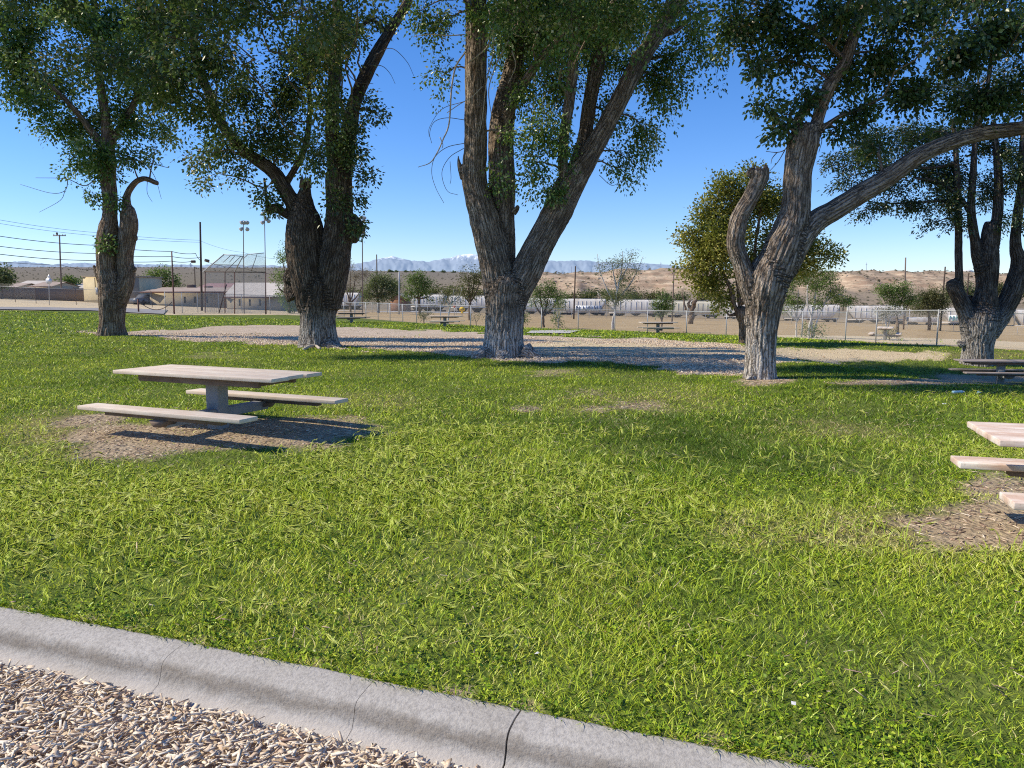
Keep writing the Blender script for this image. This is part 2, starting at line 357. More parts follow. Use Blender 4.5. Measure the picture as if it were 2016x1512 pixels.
# ---------------------------------------------------------------- kerb with a rolled nose, cast in lengths
conc = NT('kerb_concrete'); v = conc.geo()
k1 = conc.noise(v, 3.0, 6, .6).outputs[0]; k2 = conc.noise(v, 55.0, 4, .7).outputs[0]; k3 = conc.noise(conc.scale(v, (1, 1, 2)), 9.0, 4).outputs[0]
kc = conc.mix(conc.mapr(k1, .3, .7), (.45, .415, .36), (.54, .505, .45)); kc = conc.mix(conc.mapr(k2, .42, .7, 0, .55), kc, (.2, .18, .155))
prof = conc.attr('tint').outputs['Fac']
stain = conc.math('MULTIPLY', conc.mapr(conc.math('ABSOLUTE', conc.math('SUBTRACT', conc.math('ADD', prof, conc.math('MULTIPLY', conc.math('SUBTRACT', k3, .5), .35)), .66)), .17, .01), .5)
kc = conc.mix(stain, kc, (.17, .13, .085)); kc = conc.mix(conc.mapr(conc.math('ADD', prof, conc.math('MULTIPLY', conc.math('SUBTRACT', k1, .5), .3)), .78, .95, 0, .75), kc, (.55, .51, .46))
KM = conc.bsdf(kc, .92, .2, conc.bump(conc.math('ADD', k2, conc.math('MULTIPLY', k3, .5)), .6, .01))
PROF = [(.0, -.2, 0), (.0, .012, 0), (.02, .018, .05), (.08, .012, .25), (.135, .004, .4), (.155, -.006, .5), (.169, -.024, .58), (.18, -.07, .72), (.195, -.105, .85), (.235, -.122, .95), (.27, -.13, 1), (.27, -.3, 1)]
kx0 = [KPT[0, 0]] + [flat(x, y)[0] for x, y in [(-60, 1185), (372, 1268), (738, 1352), (1026, 1396), (1660, 1520)]] + [KPT[-1, 0] + 2]
kb = MB()
for a, b in zip(kx0[:-1], kx0[1:]):
    g = .0012 if abs(a - kx0[4]) > .05 else .006
    xs = np.linspace(a + g, b - .0012, max(3, int((b - a) / .06)))
    rows = []
    skew = np.zeros(len(xs))
    for i, x in enumerate(xs):
        y = float(kerb_y(x)); slp = float(np.polyval(np.polyder(KC), x)); n_ = np.array([slp, -1.0]) / math.hypot(slp, 1)
        wob = .006 * float(pn(x * 3, 1.1, 2.2)); ed = 1 - .5 * math.exp(-min(i, len(xs) - 1 - i) * 1.2)
        row = []
        for (o_, z_, tt) in PROF:
            jz = .004 * float(pn(x * 9, o_ * 22, 3.3)) - (.003 * (1 - ed) if .01 < o_ < .2 else 0)
            jo = .0022 * float(pn(a * 1.4 + b * 0 + (3 if i == 0 else 3 + (b - a) * 1.4), o_ * 14, 8.8)) if i in (0, len(xs) - 1) else 0
            row.append((x + n_[0] * (o_ + wob) + jo, y + n_[1] * (o_ + wob), z_ + jz))
        rows.append(row)
    V = np.array(rows).reshape(-1, 3); m = len(PROF); q = len(rows)
    i_ = np.arange(q - 1)[:, None] * m + np.arange(m - 1)[None]
    kb.add(V, np.stack([i_, i_ + m, i_ + m + 1, i_ + 1], -1).reshape(-1, 4), a=np.tile([p[2] for p in PROF], q))
    kb.add(V[:m], [tuple(range(m))], a=[p[2] for p in PROF]); kb.add(V[-m:], [tuple(range(m))[::-1]], a=[p[2] for p in PROF])
kb.build('kerb', KM, smooth=False, at='tint', kind='structure')
for p in COL.objects['kerb'].data.polygons: p.use_smooth = len(p.vertices) == 4

# ---------------------------------------------------------------- road, drive and concrete pad
def sheet(pts, lift, nsub=24, depth_=None):
    """a strip between two pixel polylines (far edge, near edge) laid on the terrain"""
    A, B = [np.array([G(x, y)[:2] for x, y in s]) for s in pts]
    ta = np.linspace(0, 1, 60)
    def rs(Q):
        L = np.concatenate([[0], np.cumsum(np.linalg.norm(np.diff(Q, axis=0), axis=1))]); L /= L[-1]
        return np.stack([np.interp(ta, L, Q[:, 0]), np.interp(ta, L, Q[:, 1])], -1)
    A, B = rs(A), rs(B); k = 9
    g = A[:, None] + (B - A)[:, None] * np.linspace(0, 1, k)[None, :, None]
    Z = terrain(g[..., 0], g[..., 1]) + lift
    V = np.concatenate([g, Z[..., None]], -1).reshape(-1, 3); i_ = np.arange(59)[:, None] * k + np.arange(k - 1)[None]
    return mesh_np(V, [np.stack([i_, i_ + k, i_ + k + 1, i_ + 1], -1).reshape(-1, 4)], True)
asph = plain('asphalt', (.30, .285, .27), .95, .18, 1.5, bump=.3)
obj('road', sheet([[(-500, 603.5), (0, 605.5), (180, 607.5), (275, 609), (330, 611)], [(-500, 609), (0, 610.5), (180, 612.5), (262, 616.8), (322, 619.5)]], .07), asph, kind='structure')
cpad = plain('pale_concrete', (.52, .49, .45), .9, .12, 2.0, bump=.2)
obj('concrete_pad', sheet([[(1045, 652.5), (1090, 650.8), (1142, 651.8)], [(1036, 657.2), (1100, 657.5), (1122, 657.3)]], .05), cpad, kind='structure')
obj('field_path', sheet([[(640, 611.5), (800, 612.8), (930, 615.5)], [(640, 613), (800, 614.8), (930, 617)]], .08), cpad, kind='structure')

# ---------------------------------------------------------------- hills and mountains
def skyline(px, pts): p = np.array(pts, float); return np.interp(px, p[:, 0], p[:, 1])
hp = np.linspace(-900, 2900, 620); hd = np.concatenate([np.linspace(330, 900, 90), np.geomspace(915, 2600, 46)])
HPX, HD = np.meshgrid(hp, hd)
HX = (HPX - CX) / F * HD
topy = skyline(HPX, [(-900, 528), (560, 531), (700, 536), (900, 538), (1020, 540), (1090, 539), (1150, 537), (1250, 533), (1340, 531), (1500, 533), (1640, 536), (1800, 537), (1950, 542), (2900, 545)])
rgt = sstep(900, 1120, HPX)
dr = 690 + 45 * fbm(HX * .004, HX * 0, 2.2, 3)
topz = CAMZ + (HZ - topy) / F * (rgt * 760 + (1 - rgt) * 1900)
ndr = 45 * np.abs(fbm(HX * .011, HD * .004, 5.1, 4))
riseR = sstep(-150, 40, HD - dr - ndr)
riseL = sstep(360, 1900, HD)
rise = rgt * (riseR * .9 + .1 * sstep(380, 600, HD)) + (1 - rgt) * riseL
Hz = -6.5 + (topz + 6.5) * rise
Hz += rgt * 4.0 * (np.abs(fbm(HX * .022, HD * .012, 1.1, 5)) - .4) * rise * (1 - .75 * sstep(760, 800, HD)) + (1 - rgt) * 3.5 * fbm(HX * .006, HD * .006, 3.3, 4) * (1 - sstep(1400, 1900, HD)) * rise
Hz -= 40 * sstep(2200, 2600, HD)
Hz -= 14 * (1 - sstep(330, 400, HD))
nh, nw_ = HPX.shape; i_ = np.arange(nh - 1)[:, None] * nw_ + np.arange(nw_ - 1)[None]
hm = mesh_np(np.stack([HX, HD, Hz], -1).reshape(-1, 3), [np.stack([i_, i_ + 1, i_ + nw_ + 1, i_ + nw_], -1).reshape(-1, 4)], True)
t = NT('desert_bluff'); v = t.geo(); z = t.n('SeparateXYZ', {0: v}).outputs[2]
sx = t.n('SeparateXYZ', {0: v}).outputs[0]
nz = t.n('SeparateXYZ', {0: t.n('NewGeometry').outputs['Normal']}).outputs[2]
a1 = t.noise(v, .03, 6, .65).outputs[0]; a2 = t.noise(v, .22, 5, .7).outputs[0]; a3 = t.noise(t.scale(v, (.4, .4, 3)), .14, 4).outputs[0]
c = t.mix(t.mapr(a1, .35, .65), (.36, .285, .20), (.28, .225, .165))
c = t.mix(t.mapr(sx, 0, -120), c, t.mix(t.mapr(a2, .4, .6), (.25, .205, .14), (.17, .15, .10)))
gul = t.noise(t.scale(v, (.10, .016, .25)), 1.0, 5, .65).outputs[0]
band = t.mapr(t.math('ADD', t.math('MULTIPLY', a3, .6), t.math('MULTIPLY', a2, .5)), .48, .66)
cr = t.mix(band, (.40, .275, .18), (.72, .56, .38))
steep = t.math('MULTIPLY', t.math('MULTIPLY', t.math('MAXIMUM', t.mapr(nz, .9975, .975), t.mapr(gul, .46, .6)), t.mapr(t.math('ADD', z, t.math('MULTIPLY', gul, 9)), 6, 13)), t.mapr(sx, -60, 60))
c = t.mix(steep, c, t.mix(t.mapr(gul, .5, .38, 0, .65), cr, (.25, .18, .12)))
c = t.mix(t.mapr(a2, .5, .62, 0, .6), c, (.17, .15, .10))
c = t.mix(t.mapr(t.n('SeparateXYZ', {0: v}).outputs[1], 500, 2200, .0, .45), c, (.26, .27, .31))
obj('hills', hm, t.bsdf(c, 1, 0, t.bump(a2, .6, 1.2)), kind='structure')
SK = [(-1200, 522), (-300, 521), (0, 517), (60, 515), (110, 521), (180, 518), (300, 521), (420, 522), (560, 523), (640, 523), (700, 521), (730, 515), (755, 509), (775, 505), (790, 509), (812, 514), (850, 515), (880, 509), (905, 503), (930, 501), (945, 502), (965, 509), (1000, 513), (1070, 513), (1100, 515), (1140, 513), (1180, 516), (1240, 518), (1290, 521), (1340, 524), (1500, 532), (1700, 541), (2900, 548)]
def range_(name, SK, D, rng, mat, seed, spread, rough):
    mp = np.linspace(-1300, 2900, 1500); md = np.linspace(0, 1, 80)
    MPX, MD = np.meshgrid(mp, md); top = skyline(MPX, SK)
    zt = (HZ - top) / F * D + CAMZ
    rid = (1 - np.abs(fbm(MPX * spread, MD * 3.2, seed, 6))); 
    prof_ = np.sin(np.clip(MD / .62, 0, 1) * math.pi / 2) ** 1.25
    prof_ = np.where(MD > .62, 1 - (MD - .62) * 1.4, prof_)
    base = -60 + (HZ - 536) / F * D * .35
    zz = base + (zt - base) * prof_ * (1 - rough * (1 - rid) * (1 - np.clip(MD / .62, 0, 1) ** 3 * (MD < .62) * .85))
    DD = D + rng * (MD - .62)
    XX = (MPX - CX) / F * DD
    a_, b_ = MPX.shape; i_ = np.arange(a_ - 1)[:, None] * b_ + np.arange(b_ - 1)[None]
    me = mesh_np(np.stack([XX, DD, zz], -1).reshape(-1, 3), [np.stack([i_, i_ + 1, i_ + b_ + 1, i_ + b_], -1).reshape(-1, 4)], True)
    return obj(name, me, mat, kind='structure')
t = NT('hazy_mountain'); v = t.geo(); xyz = t.n('SeparateXYZ', {0: v}); z = xyz.outputs[2]
a1 = t.noise(v, .004, 7, .7).outputs[0]; a2 = t.noise(t.scale(v, (1, .3, .6)), .018, 6, .75).outputs[0]
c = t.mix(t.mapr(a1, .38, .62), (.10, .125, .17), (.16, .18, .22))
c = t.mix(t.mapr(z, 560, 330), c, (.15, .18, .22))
xm = t.mapr(t.math('ABSOLUTE', t.math('ADD', xyz.outputs[0], 1250)), 800, 2600, 60, 260)
sn = t.mapr(t.math('SUBTRACT', t.math('ADD', z, t.math('MULTIPLY', t.math('SUBTRACT', a2, .5), 420)), xm), 470, 540)
c = t.mix(sn, c, (.62, .64, .66))
e = t.n('Emission', {'Color': (.34, .46, .65), 'Strength': .64}).outputs[0]  # airlight haze put in as a bluish glow of the slopes
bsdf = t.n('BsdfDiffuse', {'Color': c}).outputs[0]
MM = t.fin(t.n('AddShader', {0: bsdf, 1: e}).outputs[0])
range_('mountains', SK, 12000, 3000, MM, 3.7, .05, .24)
# ================================================================ big trees
def limb(pts, Y, step=.12):
    """pixel polyline (px, py, width px, depth offset) -> world centre line with radii"""
    W = []
    for q in pts:
        d = q[3] if len(q) > 3 else 0.0
        p = P(q[0], q[1], Y + d); W.append([*p, q[2] * .5 * (Y + d) / F])
    return spline(W, step)
def trunk_mesh(limbs, voxel, seed, flare, ridge=.022):
    mb = MB(); segs = []
    for li, L in enumerate(limbs):
        pts, rad = L[:, :3], np.maximum(L[:, 3] * .95, .012)
        Vt, Ft, caps = tube(pts, rad, 18 if rad.max() > .1 else 8)
        mb.add(Vt, Ft, caps)
        T, U, Wv = frames(pts); s = np.concatenate([[0], np.cumsum(np.linalg.norm(np.diff(pts, axis=0), axis=1))])
        segs.append((pts, rad, T, U, Wv, s + 3.1 * li))
    me = mb.me()
    o = bpy.data.objects.new('tmp', me); COL.objects.link(o)
    m = o.modifiers.new('r', 'REMESH'); m.mode = 'VOXEL'; m.voxel_size = voxel
    m2 = o.modifiers.new('s', 'SMOOTH'); m2.iterations = 4; m2.factor = .5
    dg = bpy.context.evaluated_depsgraph_get(); dg.update()
    me2 = bpy.data.meshes.new_from_object(o.evaluated_get(dg)); bpy.data.objects.remove(o); bpy.data.meshes.remove(me)
    n = len(me2.vertices); co = np.zeros(n * 3, np.float32); me2.vertices.foreach_get('co', co); co = co.reshape(-1, 3).astype(float)
    best = np.full(n, 1e9); bark = np.zeros((n, 3)); rr = np.zeros(n)
    for pts, rad, T, U, Wv, s in segs:
        for i in range(len(pts)):
            d = co - pts[i]; al = (d * T[i]).sum(1); u = (d * U[i]).sum(1); v_ = (d * Wv[i]).sum(1)
            h = np.abs(al) + np.abs(np.hypot(u, v_) - rad[i]) * .8; k = h < best
            best[k] = h[k]; rr[k] = rad[i]
            bark[k] = np.stack([u, v_, s[i] + al], -1)[k]
    no = np.zeros(n * 3, np.float32); me2.vertices.foreach_get('normal', no); no = no.reshape(-1, 3)
    q = bark.copy()
    wx = .03 * pn(q[:, 0] * 4, q[:, 1] * 4, q[:, 2] * 2 + seed)
    f = .55 - np.abs(pn((q[:, 0] + wx) * 11 + seed, (q[:, 1] + wx) * 11, q[:, 2] * 1.3)) * 2.2
    f2 = pn(q[:, 0] * 2.2, q[:, 1] * 2.2 + seed, q[:, 2] * .7)
    f3 = pn(q[:, 0] * 14, q[:, 1] * 14 + seed, q[:, 2] * 4)
    amp = np.clip(rr / .35, .12, 1)
    co += no * ((ridge * f + .035 * f2 + .014 * f3) * amp)[:, None]
    if flare:                               # root buttresses
        bx, by, bz, fr, fh = flare
        d = co[:, :2] - np.array([bx, by]); ang = np.arctan2(d[:, 1], d[:, 0]); hgt = np.clip(1 - (co[:, 2] - bz) / fh, 0, 1.25) ** 2.2
        lob = 1 + .45 * pn(np.cos(ang) * 1.7 + seed, np.sin(ang) * 1.7, 0.3) + .25 * pn(np.cos(ang) * 4, np.sin(ang) * 4 + seed, 0.3)
        near = (np.hypot(d[:, 0], d[:, 1]) < 1.6)
        co[:, :2] += d * (fr * hgt * lob * near)[:, None]
    me2.vertices.foreach_set('co', co.astype(np.float32).ravel())
    me2.polygons.foreach_set('use_smooth', np.ones(len(me2.polygons), bool))
    attr(me2, 'bark', bark, 'FLOAT_VECTOR'); me2.update()
    return me2
def burl(mb_l, px, py, w, Y, d=0.0, k=4):  # a lump on the bark: a fat short limb
    pass
def leaf_mesh(C, D, L, Wd, tint, fold=.25):
    """one pointed folded leaf per row: C base, D axis"""
    n = len(C); D = D / np.linalg.norm(D, axis=1)[:, None]
    r = R.normal(size=(n, 3)); r[:, 2] += .7
    S = np.cross(D, r); S /= np.maximum(np.linalg.norm(S, axis=1), 1e-6)[:, None]; N = np.cross(S, D)
    L = L[:, None]; Wd = Wd[:, None]
    V = np.stack([C, C + D * L * .45 + S * Wd + N * Wd * fold, C + D * L, C + D * L * .45 - S * Wd + N * Wd * fold], 1)
    i = np.arange(n)[:, None] * 4
    me = mesh_np(V.reshape(-1, 3), [i + np.array([[0, 1, 2]]), i + np.array([[0, 2, 3]])])
    attr(me, 'tint', np.repeat(tint, 4)); return me
def curve_pts(a, b, sag, k=6):
    t = np.linspace(0, 1, k)[:, None]; return a + (b - a) * t + np.array([0, 0, 1.0]) * (4 * sag * t * (1 - t))
def crown(blobs, limbs, Y, leaf, lai, tints, bs=1.0, droop=.35, twig_r=.006, spread=.16, per=70, brr=.035, anchor_up=True, hang=0.0, hue_noise=.25):
    """blobs: (px, py, rx px, ry px, depth offset m, density). Returns leaf mesh and branch mesh"""
    LP = np.concatenate([l[:, :4] for l in limbs]); tw = MB(); Cs, Ds, Ts = [], [], []
    for b in blobs:
        wb = len(b) == 7
        if wb: b = (*proj(b[0], b[1], b[2]), b[3] * F / b[1], b[5] * F / b[1], b[1] - Y, b[6], b[4])
        px, py, rx, ry = b[:4]; rx, ry = rx * bs, ry * bs; dy = b[4] if len(b) > 4 else 0.0; den = b[5] if len(b) > 5 else 1.0
        Yb = Y + dy; C = P(px, py, Yb); mx, mz = rx * Yb / F, ry * Yb / F; my = b[6] if wb else max(.5, .8 * (mx + mz) / 2)
        dist = np.linalg.norm(LP[:, :3] - C, axis=1) + np.where(LP[:, 2] > C[2] + .3, 1.2, 0)
        k = int(np.argmin(dist + R.random(len(dist)) * .3)); A = LP[k, :3]; ra = min(brr, LP[k, 3] * .6)
        br = curve_pts(A, C, .12 * np.linalg.norm(C - A), 8)
        br[1:-1] += R.normal(size=(6, 3)) * .06 * np.linalg.norm(C - A) / 3
        tw.tube(br, np.linspace(ra, twig_r * 1.6, 8), 5, cap=False)
        area = math.pi * mx * (my if wb else mz); nl = int(den * lai * area / (leaf[0] * leaf[1] * .9)); ns = max(4, int(nl / per))
        for j in range(ns):
            d = R.normal(size=3); d /= np.linalg.norm(d); r_ = R.random() ** .38
            Tt = C + d * r_ * np.array([mx, my, mz]); Tt[2] -= hang * R.random() * mz
            q = R.random() ** .7; st = br[0] + (br[-1] - br[0]) * (.35 + .65 * q) if np.linalg.norm(C - A) > .4 else C
            st = br[min(7, int(2 + 6 * q))]
            ln = np.linalg.norm(Tt - st); sub = curve_pts(st, Tt, droop * .25 * ln, 6); sub[1:] += R.normal(size=(5, 3)) * .035
            tw.tube(sub, np.linspace(twig_r, twig_r * .35, 6), 3, cap=False)
            m = max(3, int(per * (.6 + .8 * R.random())))
            tt = .25 + .78 * R.random(m) ** .8; seg = np.clip(tt * 5, 0, 4.999); i0 = seg.astype(int); fr = (seg - i0)[:, None]
            base = sub[i0] * (1 - fr) + sub[i0 + 1] * fr
            off = np.clip(R.normal(size=(m, 3)), -1.5, 1.5) * spread * np.array([1, 1, .85]); off[:, 2] -= droop * spread * .8
            Cs.append(base + off); dd = off * 1.5 + R.normal(size=(m, 3)) * .12 + (Tt - st)[None] * .12 / max(ln, .1); dd[:, 2] -= droop * .12
            Ds.append(dd); cl = R.normal() * .13
            Ts.append(np.clip(tints[0] + tints[1] * R.normal(size=m) + cl, 0, 1))
    C = np.concatenate(Cs); D = np.concatenate(Ds); T_ = np.concatenate(Ts)
    T_ = np.clip(T_ + hue_noise * pn(C[:, 0] * .8, C[:, 1] * .8, C[:, 2] * .8), 0, 1)
    n = len(C); L = leaf[0] * (.65 + .7 * R.random(n)); W_ = leaf[1] * .5 * (.7 + .6 * R.random(n))
    return leaf_mesh(C, D, L, W_, T_), tw.me(True)
BARK = barkmat('furrowed_bark', (.035, .026, .02), (.16, .12, .088), (.38, .30, .225))
BARK_PALE = barkmat('furrowed_bark_pale_foot', (.032, .026, .022), (.165, .137, .11), (.42, .35, .285), (.66, .61, .55), 0.0)
BARK_SHADED = barkmat('shaded_furrowed_bark', (.018, .014, .012), (.075, .06, .047), (.20, .162, .128), (.50, .47, .43), 0.0)  # bark copy with the crown's shade put into its darker tones
TWIG = plain('twig_bark', (.20, .16, .125), .95, .3, 20.0)
DEADW = plain('bleached_dead_wood', (.48, .42, .35), .9, .25, 14.0)
ELM = leafmat('elm_leaves', [(0, (0.031, 0.064, 0.020)), (.35, (0.083, 0.174, 0.038)), (.65, (0.174, 0.304, 0.064)), (.85, (0.382, 0.397, 0.113)), (1, (0.690, 0.690, 0.413))], .38, .045, (.9, .92, .88))
ELM_D = leafmat('dark_elm_leaves', [(0, (0.022, 0.039, 0.017)), (.4, (0.054, 0.108, 0.032)), (.75, (0.114, 0.185, 0.054)), (.92, (0.254, 0.254, 0.088)), (1, (0.538, 0.389, 0.209))], .3, .045, (.9, .92, .88))
LOC = leafmat('feathery_leaves', [(0, (0.010, 0.023, 0.013)), (.45, (0.029, 0.062, 0.026)), (.8, (0.064, 0.105, 0.040)), (1, (0.182, 0.118, 0.055))], .3, .045, (.9, .92, .88))
YEL = leafmat('yellow_green_leaves', [(0, (0.072, 0.094, 0.017)), (.4, (0.208, 0.227, 0.036)), (.75, (0.390, 0.370, 0.072)), (1, (0.598, 0.507, 0.156))], .35, .1)
def splinters(px, py, w, Y, n, up, seed):
    rs = np.random.default_rng(seed); out = []
    for i in range(n):
        m = MB(); x = px + (rs.random() - .5) * w; h = up * (.5 + rs.random()); r = w * .16 * (.6 + .6 * rs.random()) * Y / F; d = (rs.random() - .5) * .8 * (w * Y / F) * .6
        q = [P(x, py + up * .7, Y + d), P(x + rs.normal() * 2, py - h * .3, Y + d), P(x + rs.normal() * 3, py - h, Y + d)]; m.tube(q, [r, r * .75, r * .08], 5); out.append(('splinter', m.me(), SPLINT))
    return out
SPLINT = plain('splintered_wood', (.16, .12, .09), .95, .4, 16)
def big_tree(name, label, base, Y, limbs_px, blobs, voxel, seed, leafm, leaf, lai, tints, barkm, flare, extra=None, group=None, **kw):
    b = ground(*P(base[0], base[1], Y)[:2]); rt = empty(name, b, 0, label, 'tree', group)
    limbs = [limb(l, Y) for l in limbs_px]
    bz = b[2]
    fl = (b[0], b[1], bz, flare[0], flare[1]) if flare else None
    me = trunk_mesh(limbs, voxel, seed, fl)
    for ob, nm, m in ((me, 'trunk', barkm),):
        ob.transform(Matrix.Translation(Vector(-b))); obj(nm, ob, m, rt)
    lv, tw = crown(blobs, limbs, Y, leaf, lai, tints, **kw)
    lv.transform(Matrix.Translation(Vector(-b))); tw.transform(Matrix.Translation(Vector(-b)))
    obj('crown', lv, leafm, rt); obj('branches', tw, TWIG, rt, kind='stuff')
    if extra is not None:
        for nm, em, m in extra(b):
            em.transform(Matrix.Translation(Vector(-b))); obj(nm, em, m, rt)
    return rt, limbs
Y1 = float(G(221, 661)[1]); Y2 = float(G(628, 682)[1]); Y3 = float(G(990, 702)[1]); Y4 = float(G(1497, 744)[1]); Y5 = float(G(1924, 716)[1])
# ---- far left tree: two stems from one foot
L1 = [[(221, 672, 46), (221, 640, 46), (222, 610, 50), (222, 580, 54), (216, 550, 46), (211, 525, 41), (210, 480, 41), (214, 450, 38), (217, 425, 28), (216, 385, 28), (210, 320, 33), (212, 265, 24), (200, 180, 16), (190, 90, 12), (185, -40, 9)],
      [(224, 600, 46), (240, 572, 38), (249, 545, 33), (247, 510, 31), (250, 475, 33), (254, 445, 35), (253, 425, 32), (252, 412, 24), (248, 404, 14)], [(251, 420, 20), (249, 394, 16), (252, 380, 13), (259, 368, 12), (269, 357, 11), (282, 352, 11), (294, 354, 11), (304, 359, 10), (312, 361, 9)], [(262, 470, 16), (267, 464, 12)], [(240, 520, 18), (232, 512, 12)], [(262, 532, 14), (266, 526, 9)],
      [(254, 448, 22), (262, 440, 16), (266, 432, 10)], [(206, 505, 22), (196, 500, 16), (193, 492, 8)], [(200, 560, 14), (190, 535, 10), (184, 522, 5)],
      [(210, 300, 18, .0), (150, 220, 11, -.6), (80, 150, 8, -1.2), (10, 100, 6, -1.6)], [(212, 290, 16), (260, 210, 11, .4), (300, 120, 8, .6), (330, 20, 6, .6)]]
B1 = [(60, 60, 85, 70, -1), (170, 50, 90, 70, 0), (30, 150, 60, 55, -1), (120, 170, 80, 65, 0), (110, 255, 52, 50, 0), (175, 250, 70, 55, .4), (145, 325, 45, 38, 0), (205, 340, 38, 38, -.4), (245, 225, 55, 60, .5), (260, 140, 70, 60, .5), (240, 50, 80, 60, .5), (180, 388, 22, 16, -.3), (310, 290, 50, 40, 0, .3), (208, 482, 10, 16, -.45), (100, -90, 170, 90, 0, .7), (-90, 40, 90, 110, -1, .7), (-60, -90, 120, 80, 0, .6), (250, -90, 90, 80, 0, .7), (225, 395, 14, 18, -.4, .8), (190, 300, 60, 50, -.8), (20, 100, 70, 70, -2), (70, 200, 70, 45, -1.5, .8), (290, 60, 70, 70, -1.5), (300, 150, 60, 55, -1.5, .9), (250, 300, 45, 40, -.5, .6), (0, 20, 60, 50, -2), (130, 20, 80, 50, -2), (215, 110, 70, 60, -2, .8), (310, 110, 70, 60, .5), (325, 190, 60, 50, .5), (335, 255, 45, 38, .3, .8), (270, 262, 50, 38, 0, .8), (20, 190, 50, 30, -1, .7)]
def bare1(b):
    m = []
    for pts in ([(205, 330, 4), (170, 365, 3), (130, 352, 2), (70, 350, 1.2)], [(134, 352, 3), (128, 375, 2), (100, 380, 1.5), (40, 363, 1)], [(128, 376, 2), (118, 395, 1.5), (77, 418, 1)], [(236, 310, 4), (290, 320, 3), (330, 330, 1.6)], [(250, 290, 4), (300, 340, 2), (318, 392, 1)], [(290, 356, 2), (290, 380, 1.5), (300, 398, 1)]):
        l = limb(pts, Y1, .1); mm_ = MB(); mm_.tube(l[:, :3], np.maximum(l[:, 3] * .65, .006), 4); m.append(('bare_twig', mm_.me(True), TWIG))
    return m
big_tree('elm_tree', 'far left tree with two rough stems, one ending in a bent bare stub', (221, 661), Y1, L1, B1, .035, 1.7, ELM, (.14, .088), 3.5, (.48, .2), BARK, (.28, .9), bare1, droop=.4, spread=.2, per=60)
# ---- second tree: burly trunk, broken stub, leaning limbs
L2 = [[(628, 694, 74), (627, 660, 73), (626, 625, 72), (628, 595, 80), (630, 562, 76), (633, 535, 60), (636, 508, 38), (638, 488, 12)],
      [(620, 610, 68), (614, 570, 78), (606, 525, 80), (601, 480, 78), (599, 440, 70), (597, 412, 52), (599, 388, 32), (601, 368, 20), (600, 354, 9)],
      [(590, 420, 40), (572, 392, 32), (556, 365, 30), (541, 342, 28), (516, 322, 26), (480, 296, 23), (440, 250, 20), (405, 170, 18), (384, 110, 16), (384, 50, 14), (392, -20, 12), (390, -120, 8)],
      [(640, 605, 64), (646, 565, 70), (654, 525, 70), (661, 488, 62), (667, 445, 56), (668, 400, 54), (668, 347, 52), (676, 320, 40), (690, 240, 30), (700, 195, 28), (728, 132, 25), (762, 70, 21), (800, 8, 18), (840, -80, 12)],
      [(664, 350, 34), (655, 290, 28), (655, 200, 26), (664, 100, 24), (664, 0, 20), (650, -100, 14)],
      [(566, 560, 20), (575, 548, 40), (592, 540, 60)], [(582, 585, 40), (572, 570, 30), (570, 556, 20)], [(690, 440, 44), (706, 448, 28), (714, 458, 14)], [(690, 462, 40), (706, 470, 22)], [(594, 432, 22), (560, 420, 17), (545, 408, 18), (530, 414, 16), (526, 400, 8), (520, 350, 5)],
      [(640, 682, 40, -.3), (664, 686, 20, -.4), (676, 690, 8, -.4)], [(604, 688, 30, -.4), (618, 694, 10, -.9)],
      [(764, 69, 12), (735, 40, 8), (700, 55, 7), (670, 40, 5)], [(560, 368, 14), (600, 290, 12), (610, 200, 9), (600, 110, 7), (590, 20, 5)]]
B2 = [(330, 50, 80, 70, -4), (330, 160, 80, 65, -4), (385, 230, 75, 55, -3), (420, 120, 85, 75, -4), (300, 20, 80, 60, -5), (370, 20, 80, 60, -2), (390, 310, 40, 40, -1, .5), (435, 285, 60, 38, 0), (480, 180, 75, 70, -.6), (520, 260, 65, 60, -.4), (560, 180, 60, 60, .2), (470, 335, 45, 32, 0, .8), (520, 372, 32, 30, -.3, .8), (620, 110, 65, 80, -4), (635, 215, 68, 78, -4), (615, 310, 60, 52, -2.5), (590, 120, 60, 60, .4), (640, 60, 70, 60, -5), (680, 300, 32, 60, -.5), (700, 235, 30, 45, -.4), (728, 350, 24, 18, 0, .7), (708, 385, 20, 18, -.4), (690, 55, 65, 50, 0), (600, 20, 55, 30, .5, .7), (745, 35, 45, 28, 0, .45), (470, 30, 60, 40, .4), (744, 222, 16, 14, 0, .7), (725, 205, 18, 30, 0, .7), (715, 300, 16, 40, 0, .7), (560, 300, 50, 50, .5), (660, 400, 30, 45, -.7, .5), (375, 330, 50, 30, .5, .28), (390, 350, 30, 28, 0, .2), (560, 250, 40, 90, .4, .7),
      (350, -90, 140, 90, -2, .8), (600, -90, 150, 90, -2, .8), (790, -95, 100, 80, -2, .7), (480, -60, 90, 70, -1, .6), (600, 100, 150, 90, -2.4, .22), (330, 70, 90, 70, -8.5, .55), (420, 40, 90, 60, -8.5, .6), (520, 30, 90, 50, -8.5, .6), (620, 40, 80, 55, -8.5, .6), (700, 20, 70, 40, -8.5, .5), (100, 140, 90, 60, -5.5, .7), (200, 130, 90, 60, -5.5, .7), (290, 150, 80, 60, -5.5, .6), (-12.8, 20.8, 9.9, 3, 1.3, 1.4, 1.6), (-8.5, 18.6, 9.4, 2.6, 1.3, 1.3, 1.6), (-6.0, 17.7, 9.0, 2.4, 1.2, 1.2, 1.6), (705, 442, 16, 22, -.55, .9), (535, 408, 10, 10, -.2)]  # world-space rows: high boughs added, mostly out of view, to shade the ground
